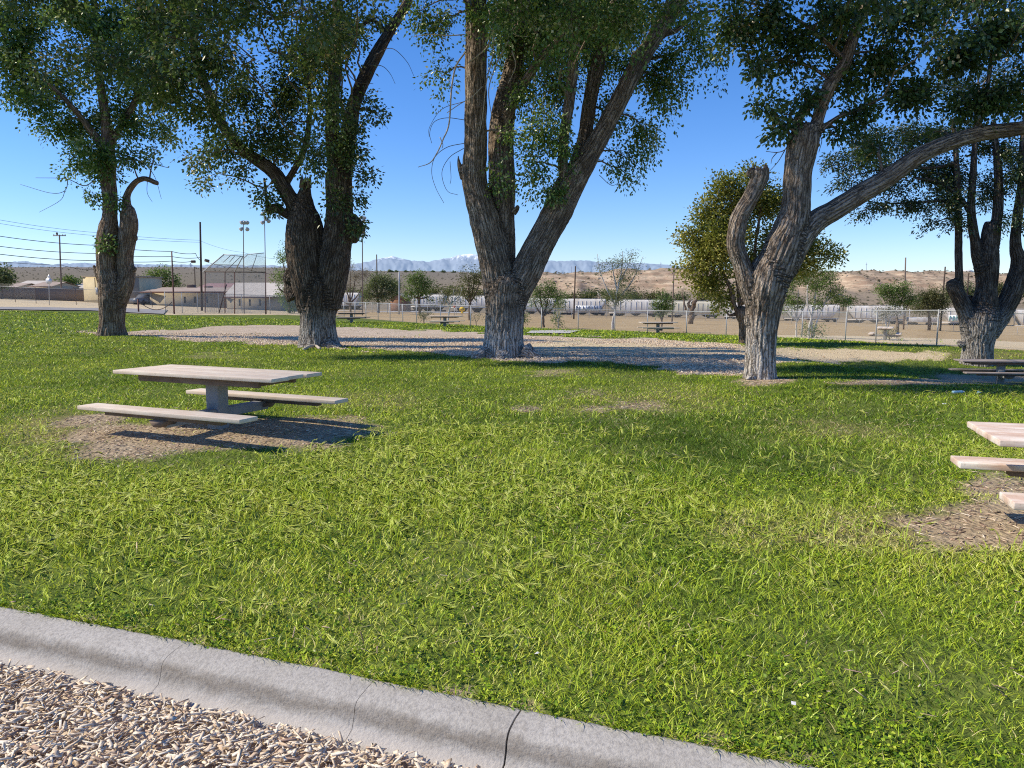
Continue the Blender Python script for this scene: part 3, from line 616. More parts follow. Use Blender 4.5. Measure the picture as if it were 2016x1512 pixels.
def bare2(b):
    m = []
    for pts in ([(690, 80, 3), (680, 130, 2.5), (700, 160, 2), (735, 165, 1.5)], [(735, 110, 3), (770, 95, 2), (800, 120, 1.5), (815, 150, 1)], [(725, 128, 3), (752, 130, 2), (768, 145, 1.4), (778, 165, 1)], [(680, 60, 3), (672, 110, 2), (690, 140, 1.2)], [(490, 395, 2), (510, 388, 2), (540, 350, 3)], [(560, 30, 5), (530, 50, 4), (505, 70, 2)], [(590, 20, 5), (560, 34, 4), (520, 40, 3)]):
        l = limb(pts, Y2 - .4, .1); mm_ = MB(); mm_.tube(l[:, :3], np.maximum(l[:, 3] * .65, .006), 4); m.append(('bare_twig', mm_.me(True), TWIG))
    return m + splinters(600, 360, 22, Y2 - .2, 6, 14, 1)
big_tree('elm_tree', 'second tree from the left, very thick burly trunk with a broken stub', (628, 682), Y2, L2, B2, .03, 5.2, ELM_D, (.12, .076), 3.5, (.48, .19), BARK_SHADED, (.22, .8), bare2, droop=.45, spread=.19, per=60)
# ---- middle tree
L3 = [[(990, 716, 88), (991, 690, 84), (993, 650, 80), (995, 615, 80), (997, 580, 86), (1000, 555, 84), (1004, 535, 50)],
      [(988, 615, 60), (984, 565, 68), (976, 520, 66), (964, 470, 65), (952, 425, 60), (938, 375, 52), (934, 340, 50), (937, 280, 46), (937, 210, 45), (937, 139, 44), (938, 60, 43), (936, -20, 40), (930, -130, 30)],
      [(992, 530, 50, .2), (990, 470, 52, .3), (988, 420, 54, .4), (989, 370, 55, .5), (987, 300, 52, .6), (990, 230, 48, .8), (1006, 150, 36, 1), (1021, 70, 30, 1.2), (1028, 0, 30, 1.3), (1040, -100, 22, 1.5)],
      [(1000, 620, 60), (1014, 572, 68), (1036, 535, 64), (1058, 490, 58), (1080, 448, 57), (1098, 415, 60), (1114, 380, 60), (1134, 345, 54), (1160, 305, 42), (1190, 255, 38), (1214, 208, 36), (1248, 140, 33), (1292, 70, 32), (1338, 2, 30), (1400, -90, 22)],
      [(1126, 365, 30, .2), (1140, 310, 30, .4), (1152, 270, 28, .5), (1160, 210, 29, .6), (1174, 140, 28, .7), (1192, 70, 24, .8), (1212, 0, 22, .9), (1225, -100, 15, 1)],
      [(1112, 385, 20, -.1), (1108, 330, 20, -.2), (1110, 270, 21, -.2), (1120, 208, 22, -.2), (1127, 139, 22, -.2), (1133, 60, 21, -.2), (1138, -10, 20, -.2), (1150, -110, 14, -.2)],
      [(994, 240, 20, .5), (1018, 190, 19, .2), (1046, 142, 18, 0), (1074, 105, 16, -.2), (1098, 78, 12, -.3), (1130, 30, 8, -.4)],
      [(912, 352, 14), (906, 332, 11), (903, 318, 7), (902, 306, 3)], [(1010, 420, 14), (1018, 410, 11), (1020, 404, 6)],
      [(1030, 690, 40, -.3), (1044, 700, 22, -.4), (1056, 706, 9, -.5)], [(958, 695, 30, -.3), (942, 703, 16, -.5)], [(990, 700, 30, -.6), (986, 708, 14, -1.0)],
      [(1290, 72, 14), (1330, 60, 10), (1370, 30, 7), (1410, 20, 5)], [(1240, 150, 12, .5), (1270, 120, 9, .8), (1310, 110, 6, 1)]]
B3 = [(868, 150, 45, 45, .8, .4), (862, 45, 50, 45, .5, .8), (822, 25, 40, 40, .5, .6), (935, 18, 22, 40, -.5, .8), (990, 55, 40, 60, .8, .9), (1030, 185, 40, 50, -.2, .7), (1020, 140, 40, 60, 1.2), (1070, 255, 52, 65, -.6), (1045, 320, 40, 45, -.5, .85), (1085, 370, 40, 38, -.7, .9), (1098, 160, 45, 80, .6), (1060, 60, 60, 60, .8), (1130, 60, 60, 60, .5), (1175, 100, 45, 80, 1), (1225, 40, 65, 55, .6), (1245, 130, 40, 50, 1.1), (1205, 230, 34, 60, .9, .8), (1298, 165, 48, 75, .6, .9), (1268, 255, 40, 60, .8, .9), (1245, 315, 36, 38, .8, .75), (1325, 120, 45, 65, .3, .9), (1375, 55, 48, 55, .3, .8), (1400, 110, 32, 45, .3, .6), (1010, 270, 26, 50, -.5, .6), (1110, 270, 26, 70, -.8, .7), (1300, 30, 50, 40, .5), (1345, 170, 22, 40, .4, .5), (985, 340, 20, 40, -.6, .22), (1230, 340, 20, 18, .8, .5),
      (990, -90, 160, 90, 0, .7), (1250, -100, 170, 90, -.5, .7), (1420, -80, 110, 90, -.5, .7), (830, -90, 90, 80, 0, .5), (1060, -140, 160, 90, -3.5, .7), (1010, 30, 90, 50, -4.5, .8), (1120, 40, 100, 60, -4.5, .8), (1240, 40, 100, 60, -4.5, .8), (1360, 20, 80, 50, -4.5, .7), (-2.4, 17.3, 9.6, 2.6, 1.5, 1.3, 2.4), (.6, 16.9, 9.5, 2.8, 1.2, 1.3, 2.4), (3.4, 17.1, 9.7, 2.6, 1.5, 1.4, 2.4), (.4, 18.6, 10.3, 3.4, 1.2, 1.4, 2.2), (-1.5, 13.5, 9.0, 2.8, .9, 1.1, 1.5), (2.4, 13.4, 9.0, 2.4, 1.3, 1.1, 2.2), (.8, 26.5, 10.5, 2.6, 2.6, 1.5, 1.8), (3.1, 26, 10.5, 1.7, 2.4, 1.4, 1.6), (1080, 120, 60, 50, -4, .6)]  # world-space rows are mostly unseen boughs, added to cast shade on the lawn
def bare3(b):
    m = []; Yd = Y3 - .55
    for pts in ([(918, 100, 3.4), (898, 130, 3.4), (889, 174, 3.2), (884, 243, 3), (872, 275, 2.6), (862, 298, 2.4), (847, 320, 2), (823, 329, 1)], [(866, 270, 2), (872, 285, 1.4), (870, 292, 1)],
                [(962, 20, 4), (972, 50, 3.4), (960, 90, 3), (940, 110, 2.6), (920, 125, 2)], [(972, 50, 3), (978, 30, 3), (984, 14, 2)], [(972, 55, 3), (970, 110, 2.4), (958, 160, 2), (950, 230, 1.6), (944, 260, 1)], [(1004, 60, 2.4), (1018, 70, 2), (1040, 72, 1.6)], [(1002, 80, 3), (990, 100, 2.6), (972, 140, 2.2), (962, 180, 2), (968, 230, 1.4)],
                [(915, 68, 2.4), (880, 70, 2), (845, 68, 1.6), (815, 72, 1)], [(950, 170, 2), (930, 190, 1.8), (905, 205, 1.6), (880, 222, 1.4)], [(1008, 100, 3), (1015, 130, 2), (1000, 165, 1.4)], [(1120, 70, 2), (1105, 110, 2), (1090, 150, 1.4)], [(1290, 0, 3), (1304, 40, 2.5), (1330, 65, 1.6)], [(1305, 6, 4), (1316, 18, 3), (1310, 2, 2)]):
        l = limb(pts, Yd, .06); mm_ = MB(); mm_.tube(l[:, :3], np.maximum(l[:, 3], .009), 5); m.append(('dead_branch', mm_.me(True), DEADW))
    for pts in ([(914, 282, 2), (880, 290, 2), (856, 310, 1.8), (850, 340, 1.6), (858, 370, 1.4), (874, 400, 1)], [(913, 292, 2), (885, 310, 1.8), (870, 340, 1.6), (880, 375, 1.4), (902, 384, 1)], [(914, 236, 2), (880, 232, 1.8), (855, 240, 1.6), (846, 262, 1.4), (850, 282, 1)], [(913, 200, 2), (870, 215, 1.6), (846, 250, 1.2), (845, 270, 1)], [(886, 318, 1.6), (888, 350, 1.2), (886, 362, 1)], [(1180, 345, 2), (1205, 365, 1.6), (1228, 352, 1)]):
        l = limb(pts, Yd + .4, .06); mm_ = MB(); mm_.tube(l[:, :3], np.maximum(l[:, 3] * .65, .006), 4); m.append(('bare_twig', mm_.me(True), TWIG))
    return m
big_tree('elm_tree', 'large middle tree forking into an upright limb and a long limb leaning right', (990, 702), Y3, L3, B3, .026, 9.4, ELM, (.092, .058), 3.7, (.48, .2), BARK_PALE, (.16, .9), bare3, droop=.75, spread=.15, per=60, hang=.5)
# ---- fourth tree: knobbly pollard with the long arching arm
L4 = [[(1497, 760, 62), (1497, 730, 61), (1498, 690, 60), (1500, 650, 62), (1503, 610, 68), (1508, 570, 80), (1514, 540, 78), (1522, 510, 64), (1530, 482, 40), (1536, 456, 12)],
      [(1484, 600, 36), (1472, 560, 40), (1460, 520, 36), (1448, 486, 36), (1450, 455, 36), (1456, 428, 34), (1473, 398, 33), (1488, 370, 34), (1496, 348, 37), (1496, 334, 36)],
      [(1504, 620, 44), (1512, 580, 60), (1522, 545, 74), (1532, 515, 80), (1544, 484, 78), (1558, 445, 66), (1566, 410, 56), (1570, 347, 54), (1575, 310, 58), (1581, 278, 60), (1585, 255, 50), (1586, 243, 30)],
      [(1574, 268, 26), (1570, 240, 20), (1585, 215, 18), (1605, 192, 18), (1616, 178, 12)],
      [(1594, 275, 30), (1608, 240, 25), (1620, 200, 26), (1640, 156, 27), (1662, 128, 26), (1684, 60, 20), (1704, 0, 16), (1730, -80, 10)],
      [(1600, 272, 20), (1620, 252, 13), (1640, 238, 11), (1660, 226, 10), (1686, 218, 8), (1740, 190, 6)],
      [(1530, 560, 44), (1548, 520, 56), (1564, 486, 58), (1588, 454, 48), (1612, 432, 44), (1642, 415, 42), (1698, 380, 41), (1750, 349, 38), (1802, 311, 35), (1858, 285, 32), (1924, 265, 30), (1976, 258, 29), (2030, 248, 27), (2100, 215, 22), (2160, 150, 16)],
      [(1645, 420, 16), (1648, 432, 10)], [(1490, 345, 20), (1478, 340, 22), (1474, 348, 10)], [(1500, 340, 14), (1508, 330, 10), (1505, 322, 4)], [(1556, 268, 14), (1552, 276, 8)],
      [(1514, 748, 24, -.1), (1530, 750, 13, 0), (1546, 752, 8, .1), (1562, 753, 4, .2)], [(1480, 742, 20, -.2), (1472, 748, 8, -.3)], [(1478, 640, 22), (1472, 620, 18)],
      [(1740, 360, 12), (1736, 330, 8), (1728, 300, 6)], [(1920, 262, 14), (1940, 200, 10), (1950, 120, 8), (1960, 20, 6)], [(1700, 20, 12), (1790, 10, 9), (1880, -20, 7)], [(1665, 120, 12), (1600, 60, 9), (1530, 20, 7), (1450, 0, 5)], [(1640, 160, 10), (1590, 130, 7), (1520, 120, 5), (1490, 170, 4)]]
B4 = [(1440, 40, 55, 60, -.4, .8), (1430, 70, 32, 60, -.4, .7), (1500, 40, 65, 50, -.3), (1490, 135, 42, 55, -.3, .9), (1500, 205, 25, 30, -.3, .6), (1560, 85, 65, 65, 0), (1575, 180, 45, 38, -.2, .8), (1640, 70, 65, 60, .4), (1655, 165, 50, 45, .3), (1700, 225, 52, 42, .2), (1735, 120, 65, 65, .2), (1800, 50, 75, 65, 0), (1800, 190, 65, 62, .3), (1880, 110, 75, 65, -.3), (1895, 205, 60, 45, 0), (1975, 70, 60, 75, -.4), (1975, 180, 60, 55, -.3), (1650, 265, 24, 20, .2, .4), (1730, 290, 45, 36, .6, .8), (1545, 225, 16, 14, -.2, .5), (2080, 120, 80, 130, -.5), (1660, 20, 70, 40, -.8), (1530, 250, 10, 22, -.3, .4), (1840, 260, 50, 30, .5, .7),
      (1560, -80, 150, 80, -.5, .8), (1800, -90, 160, 90, -.5, .8), (2040, -90, 130, 100, -.5, .8), (2200, 60, 120, 150, -.5, .7), (1700, -20, 200, 70, -2.2, .35), (1950, 0, 180, 90, -2.4, .35), (2150, 40, 160, 90, -3, .3)]
def bare4(b):
    m = []
    for pts in ([(1553, 282, 2.4), (1545, 295, 2), (1530, 300, 1.6), (1508, 298, 1)], [(1530, 300, 2), (1520, 312, 1.4), (1518, 322, 1)], [(1545, 296, 2), (1532, 318, 1.4), (1516, 336, 1)], [(1608, 262, 2), (1618, 275, 1.6), (1612, 300, 1)], [(1630, 255, 2), (1650, 268, 1.4), (1662, 270, 1)]):
        l = limb(pts, Y4, .06); mm_ = MB(); mm_.tube(l[:, :3], np.maximum(l[:, 3], .006), 4); m.append(('bare_twig', mm_.me(True), TWIG))
    return m + splinters(1494, 338, 34, Y4, 9, 10, 2) + splinters(1590, 248, 40, Y4, 6, 10, 3) + splinters(1612, 186, 16, Y4, 4, 14, 4)
big_tree('elm_tree', 'knobbly pollarded tree with a sawn stub and one long arm arching right', (1497, 744), Y4, L4, B4, .022, 13.9, ELM_D, (.092, .06), 5.6, (.42, .2), BARK_PALE, (.1, .5), bare4, droop=.6, spread=.13, per=70)
# ---- fifth tree at the right edge, feathery dark crown
L5 = [[(1925, 730, 58), (1924, 705, 57), (1926, 675, 60), (1928, 645, 70), (1932, 620, 70), (1936, 596, 40)],
      [(1916, 650, 44), (1902, 615, 34), (1890, 590, 30), (1878, 565, 28), (1872, 552, 18)], [(1898, 605, 22), (1890, 575, 17), (1888, 540, 15), (1887, 500, 15), (1887, 450, 14), (1885, 380, 13), (1882, 300, 10), (1876, 240, 7)],
      [(1908, 640, 18, .4), (1906, 600, 16, .4), (1905, 582, 15, .4)],
      [(1932, 630, 66), (1940, 580, 44), (1943, 550, 42), (1944, 515, 44), (1948, 480, 34), (1950, 450, 30), (1951, 436, 22)], [(1936, 530, 34), (1924, 500, 24), (1920, 475, 19), (1914, 440, 18), (1912, 400, 16), (1916, 340, 13), (1920, 280, 10), (1930, 200, 8)],
      [(1954, 500, 22), (1962, 440, 20), (1966, 380, 18), (1964, 320, 15), (1955, 240, 10)],
      [(1940, 650, 56), (1966, 622, 44), (1986, 590, 38), (1998, 560, 36), (2006, 520, 30), (1999, 480, 22), (2003, 430, 18), (2010, 370, 15), (2012, 300, 12), (2020, 220, 9)], [(2002, 540, 24), (2018, 510, 18), (2040, 470, 15), (2070, 400, 12), (2090, 300, 9)],
      [(1896, 680, 16), (1889, 675, 12), (1888, 670, 5)], [(1914, 425, 12), (1890, 390, 9), (1850, 360, 7), (1800, 350, 5)], [(1885, 400, 9), (1850, 395, 7), (1790, 400, 5), (1730, 400, 3)], [(1882, 320, 8), (1840, 330, 6), (1760, 330, 5), (1680, 345, 3)]]
B5 = [(1700, 275, 60, 36, .4, .8), (1790, 262, 60, 36, .4, .9), (1640, 325, 36, 26, .2, .7), (1760, 370, 50, 26, 0, .7), (1880, 360, 60, 40, .3), (1665, 360, 40, 26, 0, .7), (1690, 320, 45, 32, 0, .8), (1745, 330, 55, 40, 0, .8), (1740, 405, 50, 24, 0, .7), (1800, 405, 52, 36, 0, .9), (1815, 345, 52, 36, .4), (1870, 400, 55, 42, 0), (1855, 335, 55, 36, .5), (1890, 440, 36, 26, -.3, .7), (1940, 375, 45, 45, .3), (1998, 340, 42, 50, -.3), (2000, 430, 30, 32, -.3, .7), (1960, 290, 60, 50, .3), (1880, 265, 75, 40, .4), (1690, 425, 26, 16, 0, .5), (1960, 455, 18, 22, 0, .6), (1830, 445, 36, 18, 0, .5), (2090, 320, 75, 110, 0, .9), (2110, 440, 50, 50, 0, .7), (1920, 180, 130, 60, .5, .6), (2060, 160, 110, 90, .5, .6), (1780, 285, 50, 36, .5, .7), (1650, 300, 22, 16, .2, .5), (1990, 60, 150, 80, 1, .4), (1900, -60, 150, 80, 1, .5)]
big_tree('elm_tree', 'dark many-stemmed feathery tree at the right edge, behind the shaded table', (1924, 716), Y5, L5, B5, .026, 21.3, LOC, (.11, .05), 3.6, (.45, .2), BARK_SHADED, (.14, .7), None, droop=.5, spread=.12, per=60)
# ================================================================ smaller trees further off
def small_tree(name, label, base, top, limbs_px, blobs, leafm, leaf, lai, tints, group=None, Y=None, cat='tree', barkm=None, **kw):
    if name != 'evergreen_tree': lai = lai * 2.1; leaf = (leaf[0] * .85, leaf[1] * .85)
    b = G(*base) if Y is None else ground(*P(base[0], base[1], Y)[:2]); Yb = float(b[1])
    rt = empty(name, b, 0, label, cat, group)
    limbs = [limb(l, Yb, .3) for l in limbs_px]; m = MB()
    l0 = limbs[0]; l0[0, 2] = min(l0[0, 2], b[2] - .1)
    for l in limbs:
        jit = .03 * R.normal(size=(len(l), 3)) * (len(l) > 3); m.tube(l[:, :3] + jit * l[:, 3:4] * 6, np.maximum(l[:, 3], .008) * (1 + .12 * R.normal(size=len(l))), 7)
    me = m.me(True); co = np.zeros(len(me.vertices) * 3, np.float32); me.vertices.foreach_get('co', co); co = co.reshape(-1, 3); attr(me, 'bark', co * np.array([1, 1, 1]), 'FLOAT_VECTOR')
    me.transform(Matrix.Translation(Vector(-b))); obj('trunk', me, barkm or BARK, rt)
    lv, tw = crown(blobs, limbs, Yb, leaf, lai, tints, brr=kw.pop('brr', .04), **kw)
    lv.transform(Matrix.Translation(Vector(-b))); tw.transform(Matrix.Translation(Vector(-b)))
    if lai > 0: obj('crown', lv, leafm, rt)
    obj('branches', tw, kw.get('twigm', TWIG), rt, kind='stuff')
    return rt
GRN = leafmat('grey_green_leaves', [(0, (0.071, 0.095, 0.048)), (.5, (0.168, 0.204, 0.084)), (1, (0.383, 0.383, 0.191))], .35, .06)
FRESH = leafmat('fresh_green_leaves', [(0, (0.060, 0.108, 0.029)), (.5, (0.155, 0.239, 0.060)), (1, (0.335, 0.407, 0.131))], .4, .06)
OLIVE = leafmat('olive_leaves', [(0, (0.061, 0.069, 0.024)), (.5, (0.151, 0.151, 0.061)), (1, (0.324, 0.284, 0.121))], .35, .05)
BLOS = leafmat('white_blossom', [(0, (.10, .12, .05)), (.3, (.45, .44, .38)), (1, (.8, .78, .74))], .2, .02)
SEED = leafmat('pale_seed_clusters', [(0, (.14, .11, .08)), (.5, (.28, .23, .17)), (1, (.42, .36, .28))], .3, .03)
PALEBARK = barkmat('furrowed_bark', (.035, .026, .02), (.16, .12, .088), (.38, .30, .225))
WHBARK = plain('white_birchlike_bark', (.55, .52, .48), .9, .3, 9.0)
small_tree('evergreen_tree', 'bushy yellow-green tree with a short pale trunk, seen behind the knobbly pollarded tree', (1460, 676), 340,
    [[(1460, 684, 20), (1461, 650, 17), (1459, 625, 20), (1456, 612, 22)], [(1457, 622, 12), (1444, 600, 9), (1440, 575, 8), (1425, 540, 6), (1410, 500, 5), (1400, 440, 3)], [(1458, 618, 12), (1456, 580, 9), (1450, 530, 8), (1445, 470, 6), (1440, 400, 4)], [(1462, 620, 12), (1478, 590, 9), (1500, 560, 8), (1530, 520, 7), (1580, 500, 5), (1620, 500, 3)], [(1460, 600, 9), (1480, 540, 7), (1490, 460, 6), (1500, 400, 4)], [(1455, 615, 8), (1436, 622, 5), (1430, 610, 3)]],
    [(1428, 372, 38, 28), (1400, 420, 42, 32, .3), (1365, 472, 30, 22, 0, .85), (1395, 505, 45, 40, -.3), (1345, 462, 18, 12, 0, .7), (1440, 450, 45, 45, .3), (1470, 395, 48, 36, .3), (1520, 400, 40, 40, .4), (1530, 480, 50, 45, .3), (1480, 530, 50, 40, .3), (1385, 560, 40, 26, 0), (1352, 525, 24, 22, 0, .7), (1600, 492, 40, 22, 0, .8), (1632, 502, 28, 16, 0, .8), (1565, 520, 40, 26, 0, .8), (1420, 480, 40, 50, -.6), (1440, 350, 14, 12, 0, .7), (1600, 470, 18, 12, 0, .6), (1430, 590, 30, 22, .2, .6), (1590, 530, 26, 22, .4, .6), (1480, 340, 40, 22, .5, .6)],
    YEL, (.12, .08), 8, (.60, .22), barkm=PALEBARK, droop=.1, spread=.22, per=45, bs=1.12)
def V(pxb, pyb, w, *tips):
    """a simple trunk with a few forks"""
    f = (pxb + (tips[0][0] - pxb) * .25, pyb - (pyb - tips[0][1]) * .38)
    L = [[(pxb, pyb + 3, w), (pxb + (f[0] - pxb) * .5, (pyb + f[1]) / 2, w * .9), (f[0], f[1], w * .75), (tips[0][0], tips[0][1], w * .25)]]
    for t_ in tips[1:]: L.append([(f[0], f[1] + 4, w * .6), ((f[0] + t_[0]) / 2 + (t_[0] - f[0]) * .12, (f[1] + t_[1]) / 2 + 3, w * .45), (t_[0], t_[1], w * .2)])
    return L
BT = 'trees and bushes along the ball field fence'
# beyond the grass, left to right
small_tree('dark_bush_tree', 'dark round tree cut by the left edge, behind the barbed wire fence', (4, 590), 515, V(4, 590, 6, (0, 530), (14, 540)), [(2, 540, 24, 20), (16, 552, 14, 18), (-30, 545, 30, 26), (4, 562, 18, 10)], GRN, (.34, .22), 2.6, (.3, .18), Y=105, spread=.35, per=30)
small_tree('round_tree', 'small round green tree behind the brown block wall, right of the crossarm pole', (140, 575), 540, V(140, 575, 3, (138, 548), (148, 550)), [(136, 552, 18, 12), (150, 554, 12, 10), (124, 556, 12, 8)], FRESH, (.4, .26), 2.4, (.35, .18), Y=165, spread=.4, per=25)
small_tree('shade_tree', 'wide airy green tree between the yellow building and the low brown house', (318, 575), 525, V(318, 575, 4, (310, 540), (330, 542), (290, 550), (345, 552)), [(300, 545, 22, 16), (322, 538, 24, 14), (340, 552, 18, 14), (285, 558, 12, 10), (315, 560, 26, 12), (350, 566, 10, 8), (322, 528, 12, 6, 0, .5)], FRESH, (.34, .2), 1.9, (.45, .2), Y=118, spread=.4, per=25)
small_tree('street_tree', 'pale airy green tree half hidden behind the burly second trunk', (571, 617), 470, V(571, 617, 6, (556, 510), (575, 500), (545, 560), (590, 540)), [(556, 505, 16, 20, 0, .8), (552, 545, 18, 22, 0, .9), (562, 585, 22, 20), (575, 600, 18, 14), (590, 560, 18, 30, 0, .7), (680, 512, 18, 12, 0, .7), (650, 520, 24, 20, 0, .7), (560, 480, 10, 14, 0, .4)], FRESH, (.2, .12), 1.5, (.5, .2), spread=.3, per=26, group=BT)
small_tree('bare_tree', 'nearly bare pale tree with spreading twigs just right of the burly second trunk', (691, 617), 535, V(691, 617, 5, (680, 560), (700, 545), (665, 585), (715, 560), (690, 530)), [(700, 545, 22, 18, 0, .6), (722, 540, 16, 16, 0, .7), (680, 560, 18, 20, 0, .5), (690, 525, 16, 12, 0, .35)], SEED, (.12, .07), .9, (.5, .25), spread=.25, per=12, group=BT)
small_tree('tamarisk_tree', 'grey-green feathery tree behind the dark field pole, left of the grey steel pole', (745, 598), 520, V(745, 598, 5, (735, 555), (760, 550), (720, 570), (780, 565)), [(738, 560, 24, 20), (760, 553, 24, 20), (775, 570, 16, 18), (725, 580, 20, 14), (755, 582, 26, 14), (744, 545, 18, 12, 0, .6)], GRN, (.3, .13), 2.0, (.42, .2), Y=118, spread=.4, per=30, group=BT)
small_tree('field_tree', 'green rounded tree with a dark trunk right of the grey steel pole', (826, 604), 530, V(826, 606, 5, (820, 550), (838, 555), (805, 570), (850, 580)), [(815, 555, 24, 20), (838, 560, 20, 20), (806, 582, 16, 14), (848, 588, 10, 10, 0, .6), (825, 540, 18, 10, 0, .7), (824, 575, 22, 14)], FRESH, (.28, .16), 1.8, (.42, .2), Y=112, spread=.35, per=28, group=BT)
small_tree('thin_tree', 'thin sparse tree with a slanting stem behind the far table left of the middle trunk', (881, 627), 545, [[(881, 638, 3), (884, 615, 3), (889, 595, 2.4), (894, 570, 1.5)], [(886, 605, 2), (875, 585, 1.4), (868, 572, 1)], [(887, 600, 2), (905, 580, 1.4), (910, 565, 1)]], [(880, 580, 18, 16, 0, .5), (900, 572, 18, 16, 0, .5), (868, 590, 12, 10, 0, .4), (905, 592, 12, 12, 0, .5)], OLIVE, (.12, .07), 1.3, (.5, .2), Y=60, spread=.22, per=16, group=BT, barkm=WHBARK)
small_tree('field_tree', 'dark twiggy tree just left of the middle trunk, with a pale stem', (925, 620), 520, V(925, 622, 6, (922, 545), (935, 540), (908, 560), (945, 555)), [(925, 550, 24, 18, 0, .7), (940, 545, 18, 22, 0, .8), (912, 572, 18, 16, 0, .7), (930, 580, 22, 14, 0, .9), (918, 530, 12, 12, 0, .4)], OLIVE, (.22, .11), 1.6, (.35, .2), Y=86, spread=.3, per=24, group=BT)
small_tree('field_tree', 'leafy tree right beside the middle trunk, dark stem before the freight train', (1071, 644), 545, V(1071, 646, 6, (1062, 575), (1082, 570), (1050, 590), (1100, 590)), [(1062, 575, 20, 18), (1085, 572, 20, 18), (1052, 592, 14, 12, 0, .8), (1102, 585, 16, 14, 0, .9), (1076, 595, 22, 10, 0, .8), (1074, 556, 18, 10, 0, .6)], FRESH, (.14, .08), 1.7, (.4, .2), Y=62, spread=.24, per=24, group=BT)
small_tree('young_tree', 'low scrubby young tree with white stems at the corner of the concrete pad', (1100, 648), 575, V(1100, 650, 3, (1096, 600), (1108, 590), (1090, 620)), [(1104, 600, 14, 14, 0, .6), (1097, 625, 10, 14, 0, .9), (1104, 640, 9, 8, 0, .8), (1112, 580, 10, 10, 0, .4)], FRESH, (.12, .07), 1.5, (.45, .2), Y=60, spread=.2, per=18, group=BT, barkm=WHBARK)
small_tree('tall_sparse_tree', 'tall airy tree with pale leaning stem and bare twigs in front of the train', (1204, 650), 490, [[(1204, 656, 5), (1208, 625, 5), (1212, 600, 5), (1216, 570, 4), (1224, 530, 2.4), (1226, 495, 1)], [(1212, 604, 4), (1195, 570, 2.5), (1180, 530, 1.6), (1176, 500, 1)], [(1213, 596, 4), (1240, 560, 2.4), (1256, 530, 1.4), (1266, 505, 1)], [(1216, 575, 3), (1208, 540, 2), (1204, 510, 1)], [(1218, 560, 3), (1236, 525, 2), (1246, 500, 1)], [(1211, 612, 3), (1190, 596, 1.8), (1176, 575, 1)]], [(1216, 585, 24, 20, 0, .75), (1225, 550, 34, 22, 0, .35), (1218, 515, 24, 14, 0, .5), (1190, 525, 20, 20, 0, .25), (1250, 530, 20, 22, 0, .25), (1240, 500, 20, 14, 0, .28), (1195, 580, 18, 16, 0, .4), (1240, 575, 20, 16, 0, .4)], GRN, (.12, .075), 1.7, (.5, .22), Y=60, spread=.25, per=18, group=BT, barkm=WHBARK)
small_tree('dense_young_tree', 'dense dark green young tree just behind the far table right of the middle trunk', (1303, 640), 560, V(1303, 654, 4, (1302, 585), (1312, 590), (1292, 600)), [(1304, 580, 10, 14, 0, .6), (1296, 598, 16, 12), (1312, 600, 18, 14), (1304, 612, 20, 8)], FRESH, (.14, .08), 2.2, (.25, .18), Y=58, spread=.2, per=28, group=BT)
small_tree('bare_tree', 'forked leafless tree with a thick pale trunk at the far field fence', (1360, 631), 545, [[(1360, 634, 11), (1362, 615, 10), (1364, 602, 10), (1372, 590, 6), (1380, 575, 4), (1376, 555, 2)], [(1362, 608, 8), (1355, 600, 5), (1360, 590, 3)], [(1350, 610, 4), (1346, 590, 3), (1342, 575, 2)]], [(1380, 565, 26, 20, 0, .5), (1350, 570, 18, 14, 0, .4), (1400, 570, 20, 18, 0, .4)], SEED, (.2, .1), .5, (.4, .25), Y=135, spread=.5, per=8, barkm=PALEBARK, group=BT)
small_tree('field_tree', 'leafy tree with one pale slanting stem right of the knobbly pollarded trunk', (1567, 664), 535, V(1567, 668, 4, (1572, 570), (1560, 560), (1590, 580), (1545, 590)), [(1560, 555, 26, 18, 0, .9), (1552, 585, 22, 18), (1575, 595, 22, 12), (1585, 545, 20, 16, 0, .9), (1545, 605, 14, 10, 0, .6)], FRESH, (.12, .07), 1.7, (.42, .2), Y=52, spread=.22, per=24, group=BT, barkm=WHBARK)
small_tree('white_stem_tree', 'clump of white stems with a green crown right of the pollarded tree', (1597, 666), 530, [[(1592, 672, 4), (1594, 640, 4), (1602, 610, 3), (1606, 570, 2)], [(1597, 668, 4), (1598, 630, 3), (1590, 600, 3), (1590, 560, 2)], [(1600, 668, 4), (1606, 640, 3), (1622, 600, 2.4), (1636, 570, 1.6)], [(1606, 610, 2), (1650, 580, 2), (1672, 595, 1)]], [(1606, 560, 26, 20), (1630, 545, 24, 16), (1640, 575, 24, 18), (1662, 592, 20, 10), (1610, 592, 18, 14, 0, .8), (1590, 650, 14, 16, 0, .8), (1612, 652, 10, 14, 0, .7), (1622, 530, 20, 8, 0, .6)], FRESH, (.12, .07), 1.8, (.38, .2), Y=51, spread=.22, per=24, group=BT, barkm=WHBARK)
small_tree('blossom_tree', 'small tree with white blossom and pale stems behind the small shaded far table', (1745, 660), 600, [[(1744, 668, 3), (1744, 640, 3), (1738, 615, 2), (1732, 600, 1)], [(1746, 660, 3), (1752, 630, 2), (1762, 612, 1.4), (1772, 605, 1)], [(1745, 640, 2), (1746, 615, 1.5), (1748, 600, 1)]], [(1728, 612, 18, 10, 0, .8), (1748, 612, 20, 10), (1768, 614, 16, 10, 0, .8), (1740, 622, 18, 8, 0, .6)], BLOS, (.09, .06), 1.7, (.55, .3), Y=49, spread=.16, per=26, group=BT, barkm=WHBARK)
